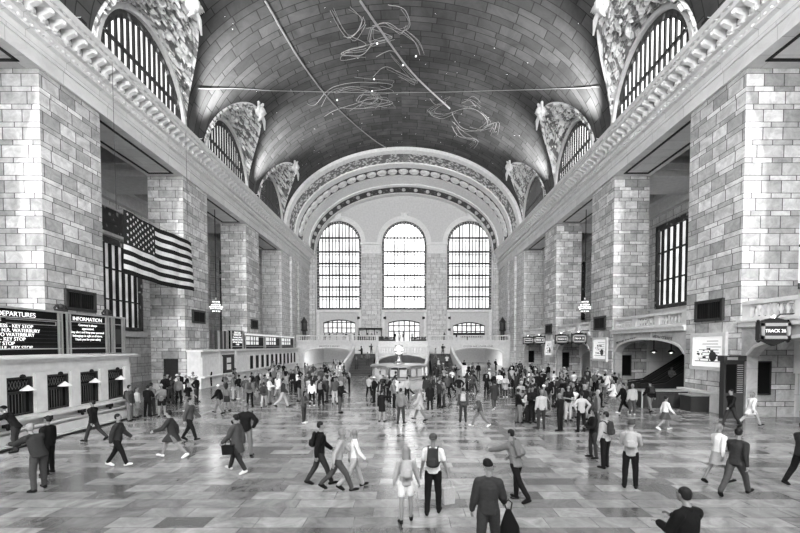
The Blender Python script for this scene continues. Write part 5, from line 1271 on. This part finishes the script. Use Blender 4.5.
# middle distance: (x, y, pose, rot, fem, top, tone, legs, tone, hair, hair tone, pack tone)
MID = [
 (130, 421, 'stand2', RIGHT, 0, 'jacket', 'dark grey', 'loose', 'grey', 'short', 'd', 'charcoal'), (137, 418, 'stand', RIGHT, 1, 'shirt', 'white', 'skirt', 'pale grey', 'long', 'd', None),
 (148, 417, 'phone', AWAY, 0, 'jacket', 'black', 'trousers', 'black', 'short', 'd', None), (152, 416, 'stand', AWAY, 0, 'shirt', 'grey', 'trousers', 'charcoal', 'short', 'd', None),
 (162, 417, 'phone', CAM, 0, 'shirt', 'grey', 'shorts', 'black', 'cap', 'g', None), (188, 413, 'walk', RIGHT, 0, 'tee', 'black', 'trousers', 'grey', 'short', 'd', None),
 (210, 387, 'phone', CAM, 0, 'jacket', 'black', 'trousers', 'black', 'short', 'd', None), (219, 414, 'walk', LEFT, 1, 'jacket', 'black', 'trousers', 'grey', 'beanie', 'w', None),
 (227, 411, 'stand', AWAY, 1, 'shirt', 'grey', 'skirt', 'charcoal', 'long', 'd', None), (233, 400, 'stand2', RIGHT, 0, 'jacket', 'grey', 'trousers', 'pale grey', 'short', 'f', None), (239, 399, 'cross', LEFT, 0, 'jacket', 'black', 'trousers', 'pale grey', 'short', 'd', None),
 (250, 407, 'stand', AWAY, 0, 'jacket', 'grey', 'trousers', 'black', 'short', 'g', 'dark grey'), (264, 408, 'walk', AWAY, 1, 'jacket', 'dark grey', 'trousers', 'pale grey', 'short', 'd', 'charcoal'),
 (283, 407, 'walk2', RIGHT, 0, 'jacket', 'charcoal', 'loose', 'pale grey', 'short', 'd', None), (293, 392, 'stand', CAM, 0, 'jacket', 'black', 'trousers', 'black', 'short', 'd', None), (297, 392, 'stand2', AWAY, 1, 'shirt', 'white', 'trousers', 'black', 'short', 'f', None),
 (304, 423, 'phone', RIGHT, 1, 'jacket', 'dark grey', 'trousers', 'charcoal', 'long', 'd', None), (312, 406, 'stand', AWAY, 1, 'shirt', 'white', 'trousers', 'black', 'long', 'd', None), (321, 406, 'stand2', AWAY, 0, 'jacket', 'black', 'trousers', 'black', 'short', 'd', 'grey'),
 (327, 402, 'cross', LEFT, 0, 'jacket', 'charcoal', 'trousers', 'charcoal', 'short', 'd', None), (335, 404, 'stand', CAM, 0, 'jacket', 'dark grey', 'trousers', 'pale grey', 'short', 'd', None), (340, 413, 'phone', RIGHT, 0, 'jacket', 'black', 'trousers', 'dark grey', 'short', 'g', None),
 (369, 397, 'walk', AWAY, 1, 'shirt', 'pale grey', 'trousers', 'black', 'short', 'd', None), (382, 422, 'point', AWAY-.5, 1, 'jacket', 'black', 'skirt', 'black', 'tied', 'd', None), (401, 424, 'hold', AWAY-.3, 0, 'jacket', 'grey', 'trousers', 'charcoal', 'short', 'd', None),
 (394, 408, 'stand2', RIGHT, 1, 'jacket', 'grey', 'trousers', 'black', 'long', 'f', 'grey'), (383, 399, 'phone', CAM, 0, 'shirt', 'charcoal', 'trousers', 'charcoal', 'short', 'd', None), (407, 400, 'stand', AWAY, 1, 'shirt', 'pale grey', 'trousers', 'black', 'short', 'd', None),
 (430, 410, 'stand', AWAY, 1, 'coat', 'black', 'trousers', 'black', 'long', 'd', None), (439, 408, 'cross', RIGHT, 0, 'jacket', 'charcoal', 'trousers', 'black', 'short', 'd', None), (444, 407, 'stand2', LEFT, 1, 'jacket', 'grey', 'trousers', 'charcoal', 'tied', 'd', None),
 (420, 421, 'walk', LEFT, 1, 'coat', 'pale grey', 'trousers', 'grey', 'short', 'f', None), (463, 422, 'stand', AWAY, 0, 'jacket', 'dark grey', 'trousers', 'charcoal', 'short', 'd', 'pale grey'), (474, 392, 'walk2', RIGHT, 0, 'jacket', 'black', 'trousers', 'charcoal', 'short', 'd', None),
 (480, 427, 'stride', LEFT, 1, 'jacket', 'dark grey', 'trousers', 'grey', 'short', 'f', None), (486, 391, 'stand', CAM, 0, 'jacket', 'black', 'trousers', 'black', 'short', 'd', None), (494, 410, 'walk', AWAY, 0, 'coat', 'charcoal', 'trousers', 'dark grey', 'short', 'd', None),
 (447, 398, 'walk2', AWAY, 0, 'jacket', 'dark grey', 'trousers', 'black', 'short', 'g', None), (452, 386, 'phone', CAM, 1, 'shirt', 'white', 'trousers', 'black', 'tied', 'd', None),
 (518, 423, 'stand2', RIGHT, 0, 'jacket', 'black', 'loose', 'grey', 'short', 'd', None), (527, 422, 'phone', LEFT, 1, 'shirt', 'white', 'trousers', 'charcoal', 'long', 'd', None), (541, 429, 'stand', AWAY+.2, 0, 'shirt', 'pale grey', 'trousers', 'charcoal', 'short', 'f', None),
 (532, 423, 'cross', CAM, 0, 'jacket', 'black', 'trousers', 'black', 'short', 'd', None), (560, 431, 'phone', AWAY+.6, 1, 'jacket', 'black', 'trousers', 'black', 'short', 'f', None), (568, 421, 'cross', CAM, 0, 'tee', 'black', 'trousers', 'pale grey', 'short', 'd', None),
 (581, 432, 'hips', AWAY, 0, 'shirt', 'pale grey', 'trousers', 'black', 'short', 'd', None), (524, 397, 'stand', LEFT, 0, 'tee', 'pale grey', 'trousers', 'charcoal', 'short', 'd', None), (548, 407, 'walk', AWAY, 0, 'jacket', 'black', 'trousers', 'dark grey', 'cap', 'k', None),
 (591, 431, 'phone', LEFT, 1, 'jacket', 'charcoal', 'trousers', 'pale grey', 'long', 'd', None), (597, 428, 'stand', LEFT, 0, 'jacket', 'grey', 'trousers', 'dark grey', 'short', 'g', None), (606, 395, 'walk', RIGHT, 1, 'shirt', 'white', 'skirt', 'dark grey', 'short', 'd', None),
 (623, 413, 'walk2', LEFT, 0, 'jacket', 'black', 'trousers', 'black', 'short', 'd', None), (632, 415, 'stand', AWAY, 1, 'jacket', 'pale grey', 'trousers', 'dark grey', 'short', 'f', None), (650, 412, 'walk', AWAY, 0, 'jacket', 'black', 'trousers', 'grey', 'cap', 'k', 'charcoal'),
 (614, 405, 'stride', LEFT, 1, 'coat', 'white', 'trousers', 'grey', 'tied', 'f', None), (688, 400, 'stand', CAM, 0, 'jacket', 'charcoal', 'trousers', 'charcoal', 'short', 'd', None)]
used_labels = set(); nearby = []
HT = {'d': 'hair_dark', 'f': 'hair_fair', 'g': 'hair_grey', 'w': 'cloth_white', 'k': 'cloth_black'}
HN = {'d': 'dark', 'f': 'fair', 'g': 'grey', 'w': 'white', 'k': 'black'}
LN = {'trousers': 'trousers', 'loose': 'trousers', 'shorts': 'shorts', 'skirt': 'skirt'}
TN = {'jacket': 'jacket', 'shirt': 'shirt', 'tee': 'T-shirt', 'coat': 'coat'}
def facing(r):
    r = (r+PI) % (2*PI)-PI
    return 'facing away' if abs(r) < .8 else ('facing camera' if abs(r) > 2.35 else ('facing left' if r > 0 else 'facing right'))
def zone(x, Y):
    if Y > 47: return 'by the left stairs' if x < -3 else ('by the right stairs' if x > 3 else 'behind the booth')
    if abs(x) < 3.6 and 28 < Y: return 'around information booth'
    if x < -10: return 'near the left wall' if Y < 32 else 'by ticket office'
    if x < -3: return 'left of the booth'
    if x < 8: return 'right of the booth' if Y > 24 else 'in open middle'
    return 'before right arches' if Y > 27 else 'in right crowd'
ORD = ['', 'nearer ', 'farther ', 'leftmost ', 'rightmost ']
def autolabel(top, tt, legs, lt, hair, hk, r, x, Y, extra=''):
    hw = {'short': 'short %s hair', 'long': 'long %s hair', 'tied': 'tied %s hair', 'cap': '%s cap', 'beanie': '%s beanie'}[hair] % HN[hk]
    return 'person, %s, %s %s, %s %s, %s, %s' % (hw, tt, TN[top], lt, LN[legs], facing(r), zone(x, Y))
def try_person(px, py, z, pose, r, fem, top, tt, legs, lt, hair, hk, pk, loc=None, grp='people across the concourse floor', force=False):
    g = loc if loc is not None else ground(px, py, z)
    lab = autolabel(top, tt, legs, lt, hair, hk, r, g.x, g.y)
    if lab in used_labels: return False
    used_labels.add(lab)
    shoe = 'white' if rp.random() < .25 else 'black'
    pack = (pk, '%s backpack, wearer with %s, %s %s, %s' % (pk, lab.split(', ')[1], tt, TN[top], zone(g.x, g.y)), 'backpacks in the crowd') if pk else None
    if pk:
        if pack[1] in used_labels: pack = None
        else: used_labels.add(pack[1])
    person(g, r, pose, bool(fem), top, tt, legs, lt, hair, HT[hk], lab, grp, scale=(.93 if fem else 1.0)*rp.uniform(.96, 1.04), skin='skin' if rp.random() < .75 else 'skin2', shoe=shoe, pack=pack)
    nearby.append((g.x, g.y)); return True
rp = random.Random(11)
for a in MID:
    (px, py, pose, r, fem, top, tt, legs, lt, hair, hk, pk) = a
    try_person(px, py, 0, pose, r+rp.uniform(-.25, .25), fem, top, tt, legs, lt, hair, hk, pk)
# the denser crowd farther back
POSE_C = ['stand', 'stand2', 'phone', 'cross', 'walk', 'walk2', 'photo', 'hips']
def rnd_person(px, py, z=0, loc=None, grp='people across the concourse floor'):
    for _ in range(40):
        fem = rp.random() < .45
        top = rp.choice(['jacket', 'jacket', 'shirt', 'coat', 'tee', 'jacket']); tt = rp.choice(['black', 'black', 'black', 'charcoal', 'charcoal', 'dark grey', 'grey', 'pale grey', 'white'])
        legs = rp.choice(['trousers']*6+(['skirt'] if fem else ['shorts'])); lt = rp.choice(['black', 'black', 'charcoal', 'charcoal', 'dark grey', 'grey', 'pale grey'])
        hair = rp.choice(['long', 'long', 'tied', 'short'] if fem else ['short', 'short', 'short', 'cap']); hk = rp.choice('dddfg') if hair != 'cap' else rp.choice('kw')
        pk = rp.choice([None]*5+['black']) ; r = rp.choice([AWAY, CAM, LEFT, RIGHT])+rp.uniform(-.4, .4)
        if try_person(px, py, z, rp.choice(POSE_C), r, fem, top, tt, legs, lt, hair, hk, pk if hair != 'long' else None, loc, grp): return True
    return False
def scatter(n, x0, x1, y0, y1, gap=.55, bad=None):
    k = 0
    for _ in range(n*30):
        if k >= n: break
        u = rp.random(); px = rp.uniform(x0, x1); py = y0+(y1-y0)*u
        g = ground(px, py)
        if abs(g.x) > 17: continue
        if math.hypot(g.x, g.y-35.4) < 3.3: continue
        if 2.2 < abs(g.x) < 8.0 and g.y > 48.5: continue
        if g.y > 66: continue
        if any(abs(g.x-a)+abs(g.y-b2) < gap*1.3 and math.hypot(g.x-a, g.y-b2) < gap for a, b2 in nearby): continue
        if rnd_person(px, py): k += 1
scatter(10, 150, 205, 392, 404); scatter(16, 215, 300, 386, 404); scatter(30, 262, 345, 373, 392); scatter(14, 300, 350, 392, 402)
scatter(10, 372, 432, 392, 404); scatter(30, 430, 520, 371, 390); scatter(8, 430, 500, 390, 400); scatter(52, 505, 605, 377, 404, .5); scatter(20, 520, 600, 402, 420, .5); scatter(12, 605, 680, 384, 397)
scatter(6, 330, 372, 366, 376)
# people on the balcony, stairs and escalator
for i, px in enumerate([322, 329, 334, 341, 347, 352, 358, 365, 371, 378, 394, 399, 404, 412, 446, 468]):
    rnd_person(0, 0, 0, Vector((.8+(px-408)*69.5/400+rp.uniform(-.2, .2), 69.6+rp.uniform(0, 3), 4.4)), 'people on the end balcony')
def stair_z(y): return .173*(int((y-50)/.48)+1)
for i, (x, y) in enumerate([(-5.9, 51.9), (-4.6, 53.3), (-5.6, 55.2), (-4.4, 56.6), (4.7, 51.4), (5.9, 52.4), (4.6, 54.8), (5.7, 56.2)]):
    rnd_person(0, 0, 0, Vector((x, y+.0, stair_z(y))), 'people on the stairs')
for x, z in ((21.0, .52), (24.3, 2.6)): rnd_person(0, 0, 0, Vector((x, 30.6, max(.0, .26+.256*int((x-20.2)/.41)))), 'people on the escalator')
#PEOPLE-END

# ------------------------------------------------------------------ world, camera, view
w = bpy.data.worlds.new('World'); SC.world = w; w.use_nodes = True
w.node_tree.nodes['Background'].inputs[0].default_value = (.8, .8, .8, 1); w.node_tree.nodes['Background'].inputs[1].default_value = .4
cd = bpy.data.cameras.new('Camera'); cam = bpy.data.objects.new('Camera', cd); COL.objects.link(cam); SC.camera = cam
cam.location = (.8, 0, 3.85); cam.rotation_euler = (math.radians(90-1.8), 0, 0); cd.lens = 18; cd.sensor_width = 36; cd.shift_x = -.01; cd.shift_y = .114; cd.clip_end = 300
SC.view_settings.view_transform = 'Standard'; SC.view_settings.look = 'None'; SC.view_settings.gamma = 1; SC.view_settings.exposure = 0.75
SC.cycles.max_bounces = 8; SC.cycles.diffuse_bounces = 6; SC.cycles.glossy_bounces = 3
